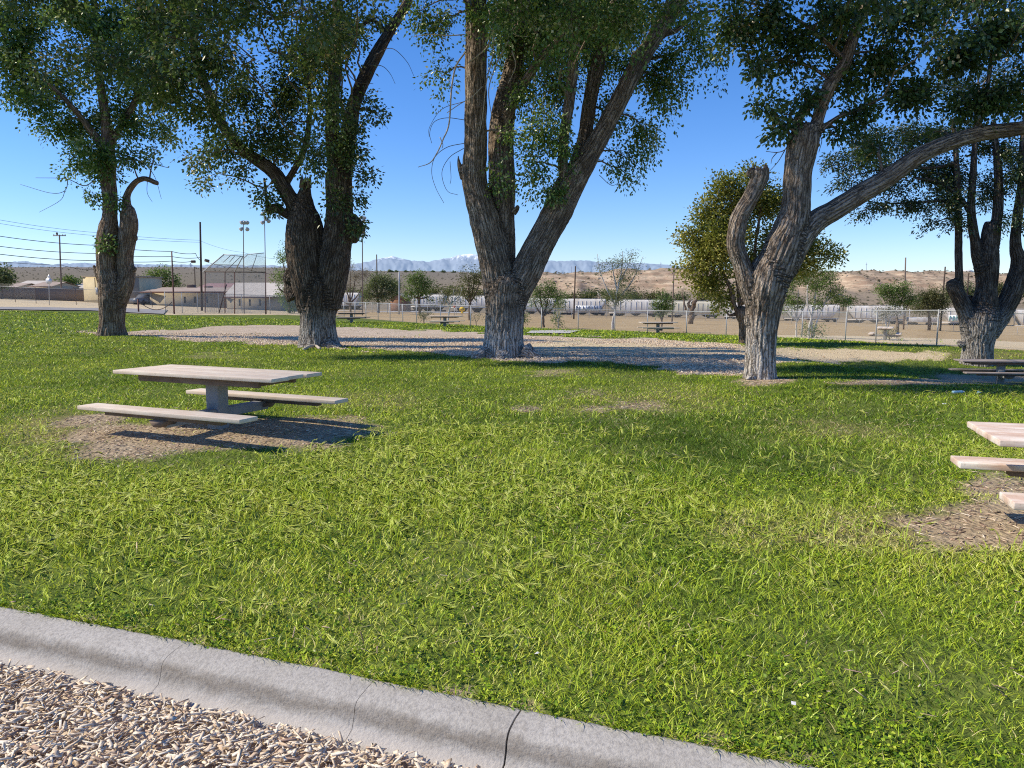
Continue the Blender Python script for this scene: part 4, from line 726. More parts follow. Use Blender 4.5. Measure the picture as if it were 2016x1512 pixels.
small_tree('leafy_shrub', 'low grey-green shrub at the foot of the white-blossomed tree', (1752, 670), 645, V(1752, 670, 2, (1745, 650), (1760, 648)), [(1748, 655, 12, 9, 0, .8), (1764, 652, 8, 10, 0, .6), (1738, 648, 8, 6, 0, .5), (1770, 668, 6, 8, 0, .6)], GRN, (.1, .055), 1.5, (.5, .2), Y=48.5, spread=.16, per=18, cat='shrub', group=BT)
small_tree('field_tree', 'mid-green leafy tree above the white blossom, left of the slanting dark pole', (1768, 636), 550, V(1768, 640, 5, (1755, 575), (1780, 570), (1740, 590), (1795, 590)), [(1750, 575, 28, 18), (1775, 568, 24, 18), (1792, 590, 18, 16), (1735, 572, 18, 12, 0, .7), (1770, 595, 26, 12)], FRESH, (.2, .12), 2.0, (.38, .2), Y=88, spread=.32, per=26, group=BT)
small_tree('willow_tree', 'broad olive willow-like tree drooping over the train, left of the right-hand dark trunk', (1830, 625), 560, V(1830, 628, 6, (1822, 585), (1840, 580), (1810, 600), (1850, 595)), [(1822, 585, 26, 20), (1842, 580, 20, 20), (1815, 605, 22, 16), (1840, 605, 22, 18), (1858, 590, 12, 24, 0, .9)], OLIVE, (.36, .16), 2.3, (.4, .2), Y=150, spread=.5, per=30, droop=.9, group=BT)
small_tree('leafy_shrub', 'small loose shrub against the chain link fence between the first two far tables', (835, 634), 610, V(835, 635, 2, (830, 618), (842, 615)), [(833, 622, 10, 9, 0, .8), (843, 618, 9, 8, 0, .6), (828, 614, 6, 6, 0, .4)], OLIVE, (.1, .05), 1.5, (.5, .2), Y=60, spread=.15, per=16, cat='shrub', group=BT)
small_tree('leafy_shrub', 'thin weedy shrub by the fence right beside the middle trunk on its left', (938, 638), 615, V(938, 638, 1.5, (932, 622), (946, 618)), [(934, 622, 9, 7, 0, .4), (946, 620, 8, 7, 0, .5)], OLIVE, (.1, .05), 1.4, (.5, .2), Y=57, spread=.16, per=14, cat='shrub', group=BT)
small_tree('leafy_shrub', 'dark green bush touching the right side of the middle trunk', (1030, 640), 610, V(1030, 640, 2, (1028, 620), (1036, 618)), [(1030, 622, 10, 14, 0, 1)], FRESH, (.1, .06), 1.9, (.3, .2), Y=52, spread=.16, per=20, cat='shrub', group=BT)
# dark belt of brush behind the train
for i, (x, y, rx, ry) in enumerate([(1140, 585, 34, 12), (1180, 580, 40, 12), (1270, 582, 40, 12), (1330, 585, 36, 11), (1400, 584, 40, 12), (1100, 588, 30, 10), (1660, 590, 30, 8), (1890, 575, 40, 24), (1990, 570, 50, 20), (1230, 588, 40, 9), (870, 575, 36, 16), (800, 585, 20, 12), (700, 575, 30, 10), (770, 560, 20, 12), (960, 580, 40, 14)]):
    tip = ['behind the hopper with the blue scrawl', 'left of the tall airy tree', 'right of the tall airy tree', 'behind the dense young tree', 'behind the forked leafless tree', 'right of the middle trunk', 'left of the small white building on the bluff', 'between the stems of the right edge tree', 'at the right edge of the picture', 'right behind the tall airy tree', 'left of the middle trunk above the train', 'by the grey steel pole', 'beside the burly trunk', 'behind the grey-green feathery tree', 'hidden mostly by the middle trunk'][i]
    small_tree('brush_thicket', 'dark olive brush ' + tip + ', beyond the railway', (x, y + ry), y - ry, V(x, y + ry, 2, (x, y), (x + rx * .5, y), (x - rx * .5, y)), [(x - rx * .4, y, rx * .6, ry), (x + rx * .4, y + 1, rx * .6, ry)], [OLIVE, GRN][i % 2], (.8, .45), 2.2, (.3, .2), Y=300 + 12 * (i % 4), spread=.8, per=24, cat='brush', group='brush beyond the railway')
# ---- scrub dotted over the hills: far too many to count
def scrub(n, lo, hi, seed):
    rs = np.random.default_rng(seed); k = rs.integers(0, HX.shape[0], n * 3); j = rs.integers(0, HX.shape[1], n * 3)
    x = HX[k, j] + rs.normal(size=n * 3) * 6; y = HD[k, j] + rs.normal(size=n * 3) * 4; z = Hz[k, j]; ok = (y > 380) & (pn(x * .012, y * .006, 4.0) + .35 * rs.normal(size=n * 3) > -.05)
    x, y, z = x[ok][:n], y[ok][:n], z[ok][:n]; n = len(x); s = rs.uniform(lo, hi, n) * (1 + y / 2500)
    o8 = np.array([(1, 0, .1), (.6, .7, .15), (-.3, .9, .05), (-1, .1, .12), (-.5, -.8, .1), (.5, -.85, .08), (.3, .2, 1), (-.35, -.1, .85)])
    V = np.stack([x, y, z], -1)[:, None] + o8[None] * s[:, None, None] * (1 + .25 * rs.normal(size=(n, 8, 1))) * np.array([1, 1, .75])
    tri = np.array([(0, 1, 6), (1, 2, 6), (2, 7, 6), (2, 3, 7), (3, 4, 7), (4, 5, 7), (5, 6, 7), (5, 0, 6)]); i = np.arange(n)[:, None] * 8
    me = mesh_np(V.reshape(-1, 3), [np.concatenate([i + t_[None] for t_ in tri])]); attr(me, 'tint', np.repeat(np.clip(.5 + .25 * rs.normal(size=n), 0, 1), 8)); return me
SCRUB = leafmat('desert_scrub_leaves', [(0, (.05, .05, .03)), (.5, (.11, .10, .065)), (1, (.20, .175, .12))], .1, .02)
obj('desert_scrub', scrub(15000, .5, 1.3, 5), SCRUB, label='dry grey-green desert scrub dotted over the hills beyond the railway', cat='scrub', kind='stuff')
for i, (x, y) in enumerate([(772, 537), (781, 536), (800, 536), (815, 537), (852, 536), (873, 536), (893, 537), (768, 535), (1062, 541), (1090, 541)]):
    D = 1500; c = P(x, y + 1.5, D); r = 3.2 * D / F; rs = np.random.default_rng(i); rt = empty('horizon_tree', c, 0, 'tiny dark tree on the hill crest under the snowy peaks', 'tree', 'tiny trees on the hill crest')
    n = 260; q = rs.normal(size=(n, 3)) * np.array([r * .6, r * .6, r * .4]) + [0, 0, r * .55]; obj('crown', leaf_mesh(q, rs.normal(size=(n, 3)), np.full(n, 2.2), np.full(n, 1.2), rs.uniform(0, .5, n)), GRN, rt)
# ================================================================ picnic tables
def woodmat(name, a, b, grain=(.5, .4, .32)):
    t = NT(name); v = t.obj()
    g = t.noise(t.scale(v, (1.2, 26, 26)), 2.2, 5, .65, .4).outputs[0]; st = t.noise(t.scale(v, (1, 2.5, 2.5)), 3.0, 5, .6).outputs[0]; sp = t.noise(v, 60, 3).outputs[0]
    c = t.mix(t.mapr(st, .38, .64), a, b); c = t.mix(t.mapr(g, .48, .72, 0, .7), c, grain); c = t.mix(t.mapr(sp, .6, .75, 0, .5), c, (.2, .15, .12))
    return t.bsdf(c, .85, .2, t.bump(g, .35, .004))
WT = woodmat('worn_pink_table_paint', (.66, .54, .43), (.75, .66, .54), (.54, .42, .31))
WT2 = woodmat('flaking_pink_table_paint', (.62, .45, .35), (.82, .75, .66), (.54, .34, .24))
WT3 = woodmat('grey_table_paint', (.26, .22, .20), (.36, .31, .28), (.2, .16, .14))
WDARK = woodmat('dark_underside_timber', (.15, .11, .085), (.22, .165, .13), (.09, .065, .05))
PSTL = plain('grey_table_post', (.27, .275, .275), .75, .2, 5, bump=.2)
def picnic_table(label, c, yaw, top=.75, seat=.41, L=2.44, W=.84, off=.70, wood=WT, group='picnic tables', boards=3):
    rt = empty('picnic_table', c, yaw, label, 'picnic table', group)
    bw = W / boards
    m = MB(); e = [0, -.035, .01, -.02]
    for i in range(boards):
        m.box((e[i] * .5, -W / 2 + bw * (i + .5), top - .019), (L - abs(e[i]), bw - .012, .042), bev=.006)
    o = m.build('tabletop', wood, rt)
    m = MB()
    for s in (-1, 1): m.box((0, s * (W / 2 - .14), top - .085), (L * .76, .045, .075), bev=.004)
    for x in (-L * .36, 0, L * .36): m.box((x, 0, top - .08), (.05, W * .72, .06), bev=.004)
    m.build('top_frame', WDARK, rt)
    m = MB(); m.box((0, 0, (top - .12) / 2 - .06), (.195, .165, top - .0), bev=.012); m.build('post', PSTL, rt)
    m = MB(); m.box((0, 0, seat - .13), (.13, off * 2 + .02, .11), bev=.006); m.build('seat_arm', PSTL, rt)
    for s in (-1, 1):
        m = MB(); m.box((0, s * off, seat - .022), (L, .26, .045), bev=.006); b = m.build('bench_seat', wood, rt)
        m = MB(); m.box((0, s * off, seat - .073), (L * .72, .09, .05), bev=.004)
        m.extr([(-.12, s * off - .1, seat - .1), (.12, s * off - .1, seat - .1), (.05, s * off - .1, seat - .17), (-.05, s * off - .1, seat - .17)], (0, .2, 0)); 
        f = m.build('seat_frame', WDARK, b)
    return rt
def gz(c): return np.array([c[0], c[1], float(terrain(c[0], c[1]))])
picnic_table('sun-bleached pinkish picnic table in the left foreground on a worn patch of dirt', gz((-3.50, 9.05)), math.radians(-24.5), W=.86, off=.78, seat=.31, top=.675)
picnic_table('pink picnic table with flaking white paint cut off by the right edge, in the foreground', gz((4.24, 4.62)), math.radians(-16), wood=WT2, W=.74, off=.55, L=2.44, seat=.445)
t5 = G(1968, 758)
picnic_table('dark picnic table in tree shade at the right edge, before the dark-trunked tree', gz((t5[0], t5[1])), math.radians(-9), wood=WT3, W=.75, off=.55, seat=.43)
picnic_table('far dark picnic table beside the burly second trunk, near the fence', gz(P(692, 627, 58)[:2]), math.radians(-6), wood=WT3)
picnic_table('far picnic table left of the middle trunk with pale top, near the fence', gz(P(876, 645, 54)[:2]), math.radians(-12))
picnic_table('far picnic table right of the middle trunk, in front of the dense young tree', gz(P(1295, 659, 51)[:2]), math.radians(4))
picnic_table('far picnic table seen end-on at the tip of the tree shadow, below the white blossom', gz(P(1741, 679, 44)[:2]), math.radians(62))

# ================================================================ fences
GALV = plain('galvanised_steel', (.42, .43, .43), .55, .2, 4, metal=.25)
RUST = plain('rusty_red_pipe', (.20, .095, .07), .8, .3, 6)
DPIPE = plain('brown_steel_pipe', (.13, .095, .08), .8, .25, 6)
def wiremat(name, cover, col):
    t = NT(name); v = t.obj(); s = t.n('SeparateXYZ', {0: t.attr('uvw').outputs['Vector']})
    a = t.math('ADD', s.outputs[0], s.outputs[1]); b = t.math('SUBTRACT', s.outputs[0], s.outputs[1])
    def wv(x): return t.math('LESS_THAN', t.math('FRACT', t.math('MULTIPLY', x, 13.0)), cover)
    k = t.math('MAXIMUM', wv(a), wv(b))
    d = t.n('BsdfDiffuse', {'Color': col}).outputs[0]; tr = t.n('BsdfTransparent').outputs[0]
    return t.fin(t.n('MixShader', {0: k, 1: tr, 2: d}).outputs[0])
WIRE = wiremat('chain_link_wire', .055, (.40, .41, .41)); WIREB = wiremat('dense_chain_link_wire', .17, (.36, .37, .36))
def path(pts, Ys=None):
    return np.array([G(*p) for p in pts])
def wire_panel(A, B, h0, h1, mat, parent, base, name='wire_mesh', a2=None, b2=None):
    A = np.asarray(A) - base; B = np.asarray(B) - base; up = np.array([0, 0, 1.0])
    v4 = [A + up * h0, B + up * h0, B + up * h1, A + up * h1] if a2 is None else [A, B, np.asarray(b2) - base, np.asarray(a2) - base]
    me = mesh_np(v4, [[(0, 1, 2, 3)]]); L = np.linalg.norm(v4[1] - v4[0]); H = np.linalg.norm(v4[3] - v4[0])
    attr(me, 'uvw', [(0, 0, 0), (L, 0, 0), (L, H, 0), (0, H, 0)], 'FLOAT_VECTOR'); return obj(name, me, mat, parent)
def chain_fence(label, pts, h, spacing, name='chain_link_fence', posts=GALV, wire=WIRE, toprail=True, barbed=False, group=None, r=.03, base_world=False):
    pts = np.asarray(pts, float) if base_world else path(pts); L = np.concatenate([[0], np.cumsum(np.linalg.norm(np.diff(pts[:, :2], axis=0), axis=1))])
    n = max(2, int(L[-1] / spacing) + 1); q = np.linspace(0, L[-1], n)
    X = np.interp(q, L, pts[:, 0]); Y = np.interp(q, L, pts[:, 1]); Z = terrain(X, Y); base = np.array([X[0], Y[0], Z[0]])
    rt = empty(name, base, 0, label, 'fence', group); Q = np.stack([X, Y, Z], -1)
    for p in Q:
        m = MB(); lp = p - base; m.bar(lp + [0, 0, -.3], lp + [0, 0, h + .04], r, 8)
        if barbed: m.bar(lp + [0, 0, h], lp + [-.22, -.22, h + .32], r * .6, 5)
        m.build('fence_post', posts, rt, smooth=False)
    if toprail:
        m = MB(); m.tube(Q - base + [0, 0, h], r * .75, 6); m.build('top_rail', GALV, rt)
    mm = MB(); V_, F_, U_ = [], [], []
    for i in range(n - 1): wire_panel(Q[i], Q[i + 1], .04, h - .02, wire, rt, base)
    if barbed:
        m = MB()
        for k in (.1, .2, .3): m.tube(Q - base + [-.22 * k / .3, -.22 * k / .3, h + k], .006, 3)
        m.build('barbed_wire', GALV, rt)
    return rt
chain_fence('waist-high galvanised chain link fence between the park grass and the tan ball field', [(640, 622), (749, 631), (830, 638), (940, 644), (1040, 648), (1118, 650), (1192, 651), (1262, 654), (1334, 657), (1414, 660), (1490, 664)], 1.5, 3.0)
chain_fence('chain link fence continuing behind the knobbly tree to the right edge along the pale path', [(1490, 664), (1652, 671), (1705, 674), (1776, 677), (1845, 680), (1990, 690), (2240, 704)], 1.5, 3.0)
chain_fence('far chain link fence on the other side of the tan field, along the railway', [(700, 615.5), (860, 619), (1000, 622.5), (1200, 627), (1400, 632), (1650, 640.5), (1850, 650), (2050, 664)], 1.5, 4.5)
chain_fence('barbed wire topped chain link fence along the far side of the road at left', [(-300, 588), (0, 593), (66, 597), (108, 599), (146, 600), (183, 601), (258, 603), (300, 605)], 1.75, 4.3, barbed=True, posts=DPIPE)
chain_fence('tall grey chain link fence in front of the pale-roofed houses, below the backstop', [(326, 617), (400, 616), (480, 617), (540, 618), (640, 621)], 1.9, 2.6, wire=WIREB)
# ---- ball field backstop
yb = float(G(440, 617)[1])
def W(px, py, dy=0): return P(px, py, yb + dy)
b0 = ground(*W(440, 617)[:2]); rt = empty('backstop', b0, 0, 'ball field backstop with rusty posts and a slanting mesh hood', 'backstop')
def barW(name, a, b, r, mat, dy=(0, 0)):
    m = MB(); m.bar(W(*a, dy[0]) - b0, W(*b, dy[1]) - b0, r, 7); return m.build(name, mat, rt)
for x, xt in ((404, 404), (443, 443), (462, 462), (523, 523)): barW('post', (x, 619), (xt, 535), .045, RUST)
barW('brace', (431, 617), (446, 560), .05, DPIPE); barW('cross_bar', (400, 535), (523, 536), .05, DPIPE)
barW('hood_rail', (400, 535), (441, 501), .06, GALV, (0, -1.5)); barW('hood_rail', (462, 535), (478, 505), .05, GALV, (0, -1.5)); barW('hood_rail', (441, 501), (478, 505), .04, GALV, (-1.5, -1.5)); barW('hood_rail', (478, 510), (488, 501), .04, GALV, (-1.5, -1.5)); barW('hood_rail', (488, 501), (520, 498), .04, GALV, (-1.5, -1.5))
for a, b in (((440, 516), (454, 503)), ((444, 534), (474, 505)), ((452, 516), (462, 504)), ((495, 533), (506, 501))): barW('hood_strut', a, b, .028, DPIPE, (-.6, -1.5))
barW('hood_strut', (422, 521), (470, 522), .028, DPIPE, (-.6, -.6))
wire_panel(W(402, 616), W(523, 617), 0, 0, WIREB, rt, b0, a2=W(402, 535), b2=W(523, 536))
wire_panel(W(402, 535), W(523, 536), 0, 0, WIREB, rt, b0, a2=W(441, 501, -1.5), b2=W(520, 498, -1.5))
# ---- swing-bar gate by the road
g0 = G(273, 615); rt = empty('barrier_gate', g0, 0, 'low chain barrier hanging between a short post and a tall red post by the road', 'gate')
m = MB(); m.bar((0, 0, -.2), (0, 0, 1.15), .07, 8); m.build('post', RUST, rt)
g1 = G(340, 618); a = np.array([0, 0, 1.05]); b = g1 - g0 + [0, 0, 1.05]
m = MB(); tt = np.linspace(0, 1, 14)[:, None]; m.tube(a + (b - a) * tt - np.array([0, 0, .75]) * 4 * tt * (1 - tt) * [0, 0, 1], .035, 5); m.build('chain', DPIPE, rt)

# ================================================================ poles
PW = plain('creosoted_pole', (.085, .06, .045), .9, .3, 3); PWL = plain('weathered_pole', (.20, .15, .12), .9, .3, 3)
def pole(name, label, bpx, bpy_, tpy, wpx, mat=PW, Y=None, tpx=None, cat='utility pole', group=None, taper=.75):
    b = G(bpx, bpy_) if Y is None else ground(*P(bpx, bpy_, Y)[:2]); t_ = P(tpx or bpx, tpy, b[1])
    rt = empty(name, b, 0, label, cat, group); r = wpx * .5 * b[1] / F
    m = MB(); k = np.linspace(0, 1, 5)[:, None]; m.tube(np.array([0, 0, -.3]) * (1 - k) + (t_ - b) * k, np.linspace(r, r * taper, 5), 10); m.build('pole', mat, rt, smooth=True)
    return rt, b, t_, r
UP = 'utility poles'
rt, b, tp, r = pole('utility_pole', 'brown crossarm pole at left, behind the barbed wire fence and block wall', 121, 585, 462, 3.4, PWL, Y=118, tpx=117, group=UP)
m = MB(); m.box(tp - b + [0, 0, -.15], (1.9, .12, .12)); m.build('crossarm', PWL, rt)
for dx in (-.85, -.4, .5, .85):
    m = MB(); m.tube([tp - b + [dx, 0, -.1], tp - b + [dx, 0, .02], tp - b + [dx, 0, .12]], [.05, .07, .03], 7); m.build('insulator', GALV, rt)
m = MB(); m.tube([tp - b + [-.42, .1, -.05], tp - b + [-.42, .1, .3], tp - b + [-.42, .1, .36]], [.14, .15, .06], 8); m.build('cutout_switch', DPIPE, rt)
rt, b, tpA, r = pole('utility_pole', 'tall thick dark pole rising left of the backstop', 397, 605, 437, 4.4, PW, Y=82, tpx=394, group=UP)
m = MB()
for s, z in ((-1, 515), (1, 514)):
    e = P(394 + s * 18, z, 82) - b; e0 = P(394 + s * 9, z - (2 if s > 0 else 0), 82) - b
    m2 = MB(); dd = (e - e0); m2.tube([e0, e0 + dd * .05, e0 + dd * .95, e], [.05, .14, .14, .05], 8); m2.build('splice_box', DPIPE, rt)
pole('utility_pole', 'dark red pole between the leafy shade tree and the backstop, ending below the wires', 343, 618, 495, 3.2, RUST, tpx=338, group=UP)
pole('utility_pole', 'short dark pole beyond the brown house roof', 384, 568, 526, 2.2, PW, Y=135, tpx=383, group=UP)
pole('utility_pole', 'dark wooden pole behind the grey-green feathery tree', 743, 605, 501, 2.6, PW, Y=140, tpx=741.5, group=UP)
pole('utility_pole', 'dark pole right of the middle tree, between the leafy tree and the airy tree', 1129.5, 625, 524, 3.2, PW, Y=140, tpx=1133, group=UP)
pole('utility_pole', 'thin brown pole behind the dense young tree, rising to the evergreen crown', 1323, 631, 527, 3.0, PWL, Y=140, tpx=1327, group=UP)
pole('utility_pole', 'grey pole with a bare top on the bluff side, above the mid-green tree', 1780, 630, 507, 3.2, PWL, Y=150, tpx=1783, group=UP)
pole('utility_pole', 'slanting dark pole in front of the olive willow tree', 1852, 635, 525, 3.4, PW, Y=150, tpx=1861, group=UP)
pole('utility_pole', 'short brown pole seen between the stems of the right edge tree', 1903, 600, 538, 3.2, PW, Y=150, tpx=1907, group=UP)
pole('flag_pole', 'bare grey steel pole standing in the ball field', 785.5, 619, 535, 3.2, GALV, tpx=786, cat='pole')
LPG = 'ball field light poles'
def light_pole(label, bx, by, tx, ty, lamps, w):
    rt, b, t_, r = pole('light_pole', label, bx, by, ty, w, PWL, tpx=tx, cat='light pole', group=LPG)
    for (lx, ly, s) in lamps:
        c = P(lx, ly, b[1]) - b; ax_ = np.array([.5 * s, -.6, -.55]); ax_ /= np.linalg.norm(ax_); q = .19
        m = MB(); m.tube([c - ax_ * q, c - ax_ * q * .6, c + ax_ * q * .4, c + ax_ * q], [.06, .1, .19, .21], 10); l = m.build('floodlight', GALV, rt, smooth=True)
    for y in sorted({l[1] for l in lamps}):
        xs = [l[0] for l in lamps if l[1] == y]; m = MB(); m.bar(P(min(xs), y, b[1]) - b, P(max(xs), y, b[1]) - b, .035, 6); m.build('lamp_arm', DPIPE, rt)
light_pole('floodlight pole left of the other, with four lamps, beside the backstop', 480.5, 617, 479, 434, [(477, 437, -1), (486, 437.01, 1), (476, 450.02, -1), (486, 450.03, 1), (481, 437.02, 1)], 1.9)
light_pole('taller floodlight pole right of the backstop, touching the burly tree twigs', 524, 618, 520.5, 413, [(519, 420, -1), (524, 430.01, 1), (518, 437.02, -1), (528, 434.03, 1)], 1.9)
light_pole('floodlight pole just right of the burly second trunk', 713.5, 621, 713.5, 424, [(711, 428, -1), (717, 428.01, 1), (715, 433.02, 1)], 2.2)
CAB = plain('black_cable', (.03, .03, .032), .7, .1)
def wire(label, pts, r, Ys, sag=.4):
    A = [P(x, y, Y) for (x, y), Y in zip(pts, Ys)]; out = []
    for a, b in zip(A[:-1], A[1:]):
        t_ = np.linspace(0, 1, 16)[:, None]; s = a + (b - a) * t_; s[:, 2] -= (sag * 4 * t_ * (1 - t_))[:, 0]; out.append(s)
    q = np.concatenate(out); o = empty('overhead_wire', q[0], 0, label, 'wire', 'overhead wires'); m = MB(); m.tube(q - q[0], r, 5); m.build('cable', CAB, o)
wire('topmost of the three thick black cables, reaching the thick pole in a bend', [(-260, 440), (0, 465), (190, 483), (338, 495), (385, 499), (394, 512)], .028, [60, 66, 72, 76, 80, 82], .12)
wire('middle of the three thick black cables at left', [(-260, 468), (0, 485), (190, 499), (338, 505), (394, 507)], .028, [60, 66, 72, 76, 82], .12)
wire('lowest of the three thick black cables at left', [(-260, 484), (0, 500.5), (190, 513), (338, 514), (380, 514)], .03, [60, 66, 72, 76, 82], .12)
wire('thin upper grey line running across behind the left tree to the thick pole', [(-260, 408), (0, 433), (190, 458), (394, 473)], .014, [60, 66, 74, 82], .1)
wire('thin lower grey line just under the upper one at far left', [(-260, 418), (0, 440), (190, 464), (394, 477)], .014, [60, 66, 74, 82], .1)
wire('thin line descending from the crossarm pole behind the left tree', [(-100, 505), (121, 522), (190, 531)], .03, [100, 118, 120], .2)
wire('black cable dropping right from the thick pole behind the backstop', [(402, 514), (480, 528), (560, 541)], .022, [82, 88, 92], .2)
wire('thin pair line sloping right from the thick pole past the light poles', [(394, 474), (480, 497), (560, 510)], .012, [82, 88, 92], .2)
# transmission towers in the haze
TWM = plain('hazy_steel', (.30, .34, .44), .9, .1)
for i, x in enumerate((264, 272, 357, 376, 413, 428)):
    D = 1800; c = P(x, 535, D); h = (535 - (520, 522, 521, 518, 524, 523)[i]) * D / F
    o = empty('transmission_tower', c, 0, ['hazy lattice tower right of the leftmost trunk', 'second hazy lattice tower right of the leftmost trunk', 'hazy lattice tower above the brown house', 'tallest hazy lattice tower left of the thick pole', 'hazy lattice tower behind the backstop hood edge', 'hazy lattice tower behind the middle of the backstop hood'][i], 'transmission tower', 'transmission towers on the horizon')
    m = MB()
    for sx_ in (-1, 1): m.bar((sx_ * 3, 0, -4), (sx_ * .5, 0, h), .4, 4)
    for k in range(4): z0 = h * k / 4; m.bar((-3 + 2.5 * k / 4, 0, z0), (3 - 2.5 * (k + 1) / 4, 0, h * (k + 1) / 4), .25, 4)
    m.build('lattice', TWM, o)
    for z in (.7, .86): m = MB(); m.box((0, 0, h * z), (9, .5, .5)); m.build('cross_arm', TWM, o)
for i, x in enumerate((1301, 1125, 1706)):
    D = 900; b = P(x, 535, D); t_ = P(x, (516, 524, 517)[i], D); o = empty('radio_mast', b, 0, ['thin mast on the bluff left of the evergreen crown', 'thin short mast on the bluff just left of the pole beside the leaning limb', 'thin mast on the bluff right of the knobbly tree arm'][i], 'mast', 'thin masts on the bluff')
    m = MB(); m.bar((0, 0, -5), t_ - b, .22, 5); m.bar(t_ - b + [-1, 0, -2], t_ - b + [1, 0, -2], .15, 4); m.build('mast_shaft', TWM, o)

# ================================================================ buildings
CREAM = plain('cream_stucco', (.62, .52, .33), .95, .12, 1.2); CREAMD = plain('tan_block', (.30, .25, .19), .95, .15, 1.0)
ROOFT = plain('tan_composition_roof', (.42, .33, .26), .95, .2, .7); ROOFW = plain('pale_speckled_shingle', (.60, .54, .46), .95, .15, 1.5); TRIM = plain('dark_red_fascia', (.15, .07, .05), .9, .2)
WALLB = plain('brown_block_wall', (.20, .155, .125), .95, .15, .8); BEIGE = plain('beige_siding', (.42, .36, .26), .95, .12, .6); PINKR = plain('faded_red_roof', (.36, .22, .2), .95, .15, .6)
WINM = plain('dark_window_glass', (.04, .045, .05), .2, .1, spec=.5); WHT = plain('white_paint', (.75, .74, .71), .8, .1, .6)
def local(b, px, py, Y): return P(px, py, Y) - b
def block(name, label, x0, x1, ytop, ybase, Y, depth, wall, roof=None, side=None, cat='building', group=None):
    b = ground(*P((x0 + x1) / 2, ybase, Y)[:2]); rt = empty(name, b, 0, label, cat, group)
    A, B = local(b, x0, ybase, Y), local(b, x1, ybase, Y); h = local(b, x0, ytop, Y)[2]; z0 = -1.2
    m = MB(); m.box(((A[0] + B[0]) / 2, depth / 2, (h + z0) / 2), (B[0] - A[0], depth, h - z0)); m.build('wall', wall, rt)
    return rt, b, A, B, h
rt, b, A, B, h = block('utility_building', 'small cream flat-roofed building half hidden behind the leftmost trunk', 166, 276, 545.5, 594, 108, 7, CREAM)
m = MB(); m.box(((A[0] + B[0]) / 2, 3.5, h + .08), (B[0] - A[0] + .3, 7.3, .16)); m.build('roof_cap', CREAMD, rt)
m = MB(); m.box((B[0] - 2.9, -.06, h * .5 - .5), (5.8, .1, h + .9)); m.build('tan_panel', CREAMD, rt)  # panel of darker tan over the right part of the front
m = MB(); m.box((A[0] + 1.9, -.1, h * .46), (.3, .16, 1.0)); m.build('meter_box', GALV, rt)
m = MB(); m.box((A[0] + 1.7, -.08, h * .75), (.08, .08, h * .45)); m.build('conduit', DPIPE, rt)
# block wall along the left lots
A = P(-420, 575, 100); B = P(166, 588, 112); b = ground(*A[:2]); rt = empty('block_wall', b, 0, 'long brown block wall behind the barbed wire fence at the left', 'wall')
zt0, zt1 = P(-420, 562, 100)[2], P(166, 568, 112)[2]
m = MB(); m.extr([(0, 0, -1), (B[0] - A[0], B[1] - A[1], -1.5), (B[0] - A[0], B[1] - A[1], zt1 - b[2]), (0, 0, zt0 - b[2])], (0, .3, 0)); m.build('wall_face', WALLB, rt)
def gable(name, label, x0, x1, yeave, yridge, ybase, Y, depth, wall, roof, cat='house', group='houses beyond the ball field', wins=(), gable_front=False, over=.4, inset=.0):
    """ridge parallel to the picture unless gable_front"""
    rt, b, A, B, h = block(name, label, x0, x1, yeave, ybase, Y, depth, wall, cat=cat, group=group)
    hr = local(b, x0, yridge, Y)[2]; hr = h + (hr - h) * 1.15
    m = MB(); xa, xb = A[0] - over, B[0] + over; i_ = inset * (xb - xa)
    if not gable_front:
        m.quad((xa, -over, h - .1), (xb, -over, h - .1), (xb - i_, depth / 2, hr), (xa + i_, depth / 2, hr)); m.quad((xb, depth + over, h - .1), (xa, depth + over, h - .1), (xa + i_, depth / 2, hr), (xb - i_, depth / 2, hr))
        rf = m.build('roof', roof, rt)
        m = MB(); m.poly([(xa + .4, 0, h), (xa + i_ + .4, depth / 2, hr - .25), (xa + .4, depth, h)]); m.build('gable_end', wall, rt)
        m = MB(); m.poly([(xb - .4, 0, h), (xb - i_ - .4, depth / 2, hr - .25), (xb - .4, depth, h)]); m.build('gable_end', wall, rt)
    else:
        xm = (xa + xb) / 2
        m.quad((xa, -over, h - .1), (xm, -over, hr), (xm, depth + over, hr), (xa, depth + over, h - .1)); m.quad((xm, -over, hr), (xb, -over, h - .1), (xb, depth + over, h - .1), (xm, depth + over, hr)); rf = m.build('roof', roof, rt)
        m = MB(); m.poly([(xa + .4, -.02, h), (xb - .4, -.02, h), (xm, -.02, hr - .25)]); m.build('gable_end', wall, rt)
    m = MB(); m.box(((xa + xb) / 2, -over - .03, h - .16), (xb - xa, .06, .2)); m.build('fascia', TRIM, rt)
    for (wx0, wx1, wy0, wy1) in wins:
        a_, c_ = local(b, wx0, wy0, Y), local(b, wx1, wy1, Y); m = MB(); m.box(((a_[0] + c_[0]) / 2, -.03, (a_[2] + c_[2]) / 2), (c_[0] - a_[0], .08, a_[2] - c_[2])); m.build('window', WINM, rt)
    return rt, b, h, hr
rt, b, h, hr = gable('house', 'low brown house with a flat tan roof and rooftop coolers, left of the backstop', 296, 436, 573, 566, 605, 105, 12, BEIGE, ROOFT, wins=[(362, 366, 584, 596), (382, 386, 584, 596), (406, 410, 584, 596)], over=.9)
for px, py in ((377, 566), (411, 569)):
    c = P(px, py, 111) - b; m = MB(); m.box(c, (1.0, .9, .8), bev=.08); m.box(c + [0, 0, -.6], (.7, .6, .5)); m.build('rooftop_cooler', DPIPE, rt)
gable('house', 'long house with a faded red roof behind the low brown house', 392, 470, 566, 558, 580, 135, 10, BEIGE, PINKR)
gable('house', 'beige house with a pale speckled gable roof behind the backstop posts', 447, 553, 583, 559, 612, 100, 9, BEIGE, ROOFW, wins=[(470, 474, 589, 602), (490, 494, 589, 602), (510, 514, 589, 602)])
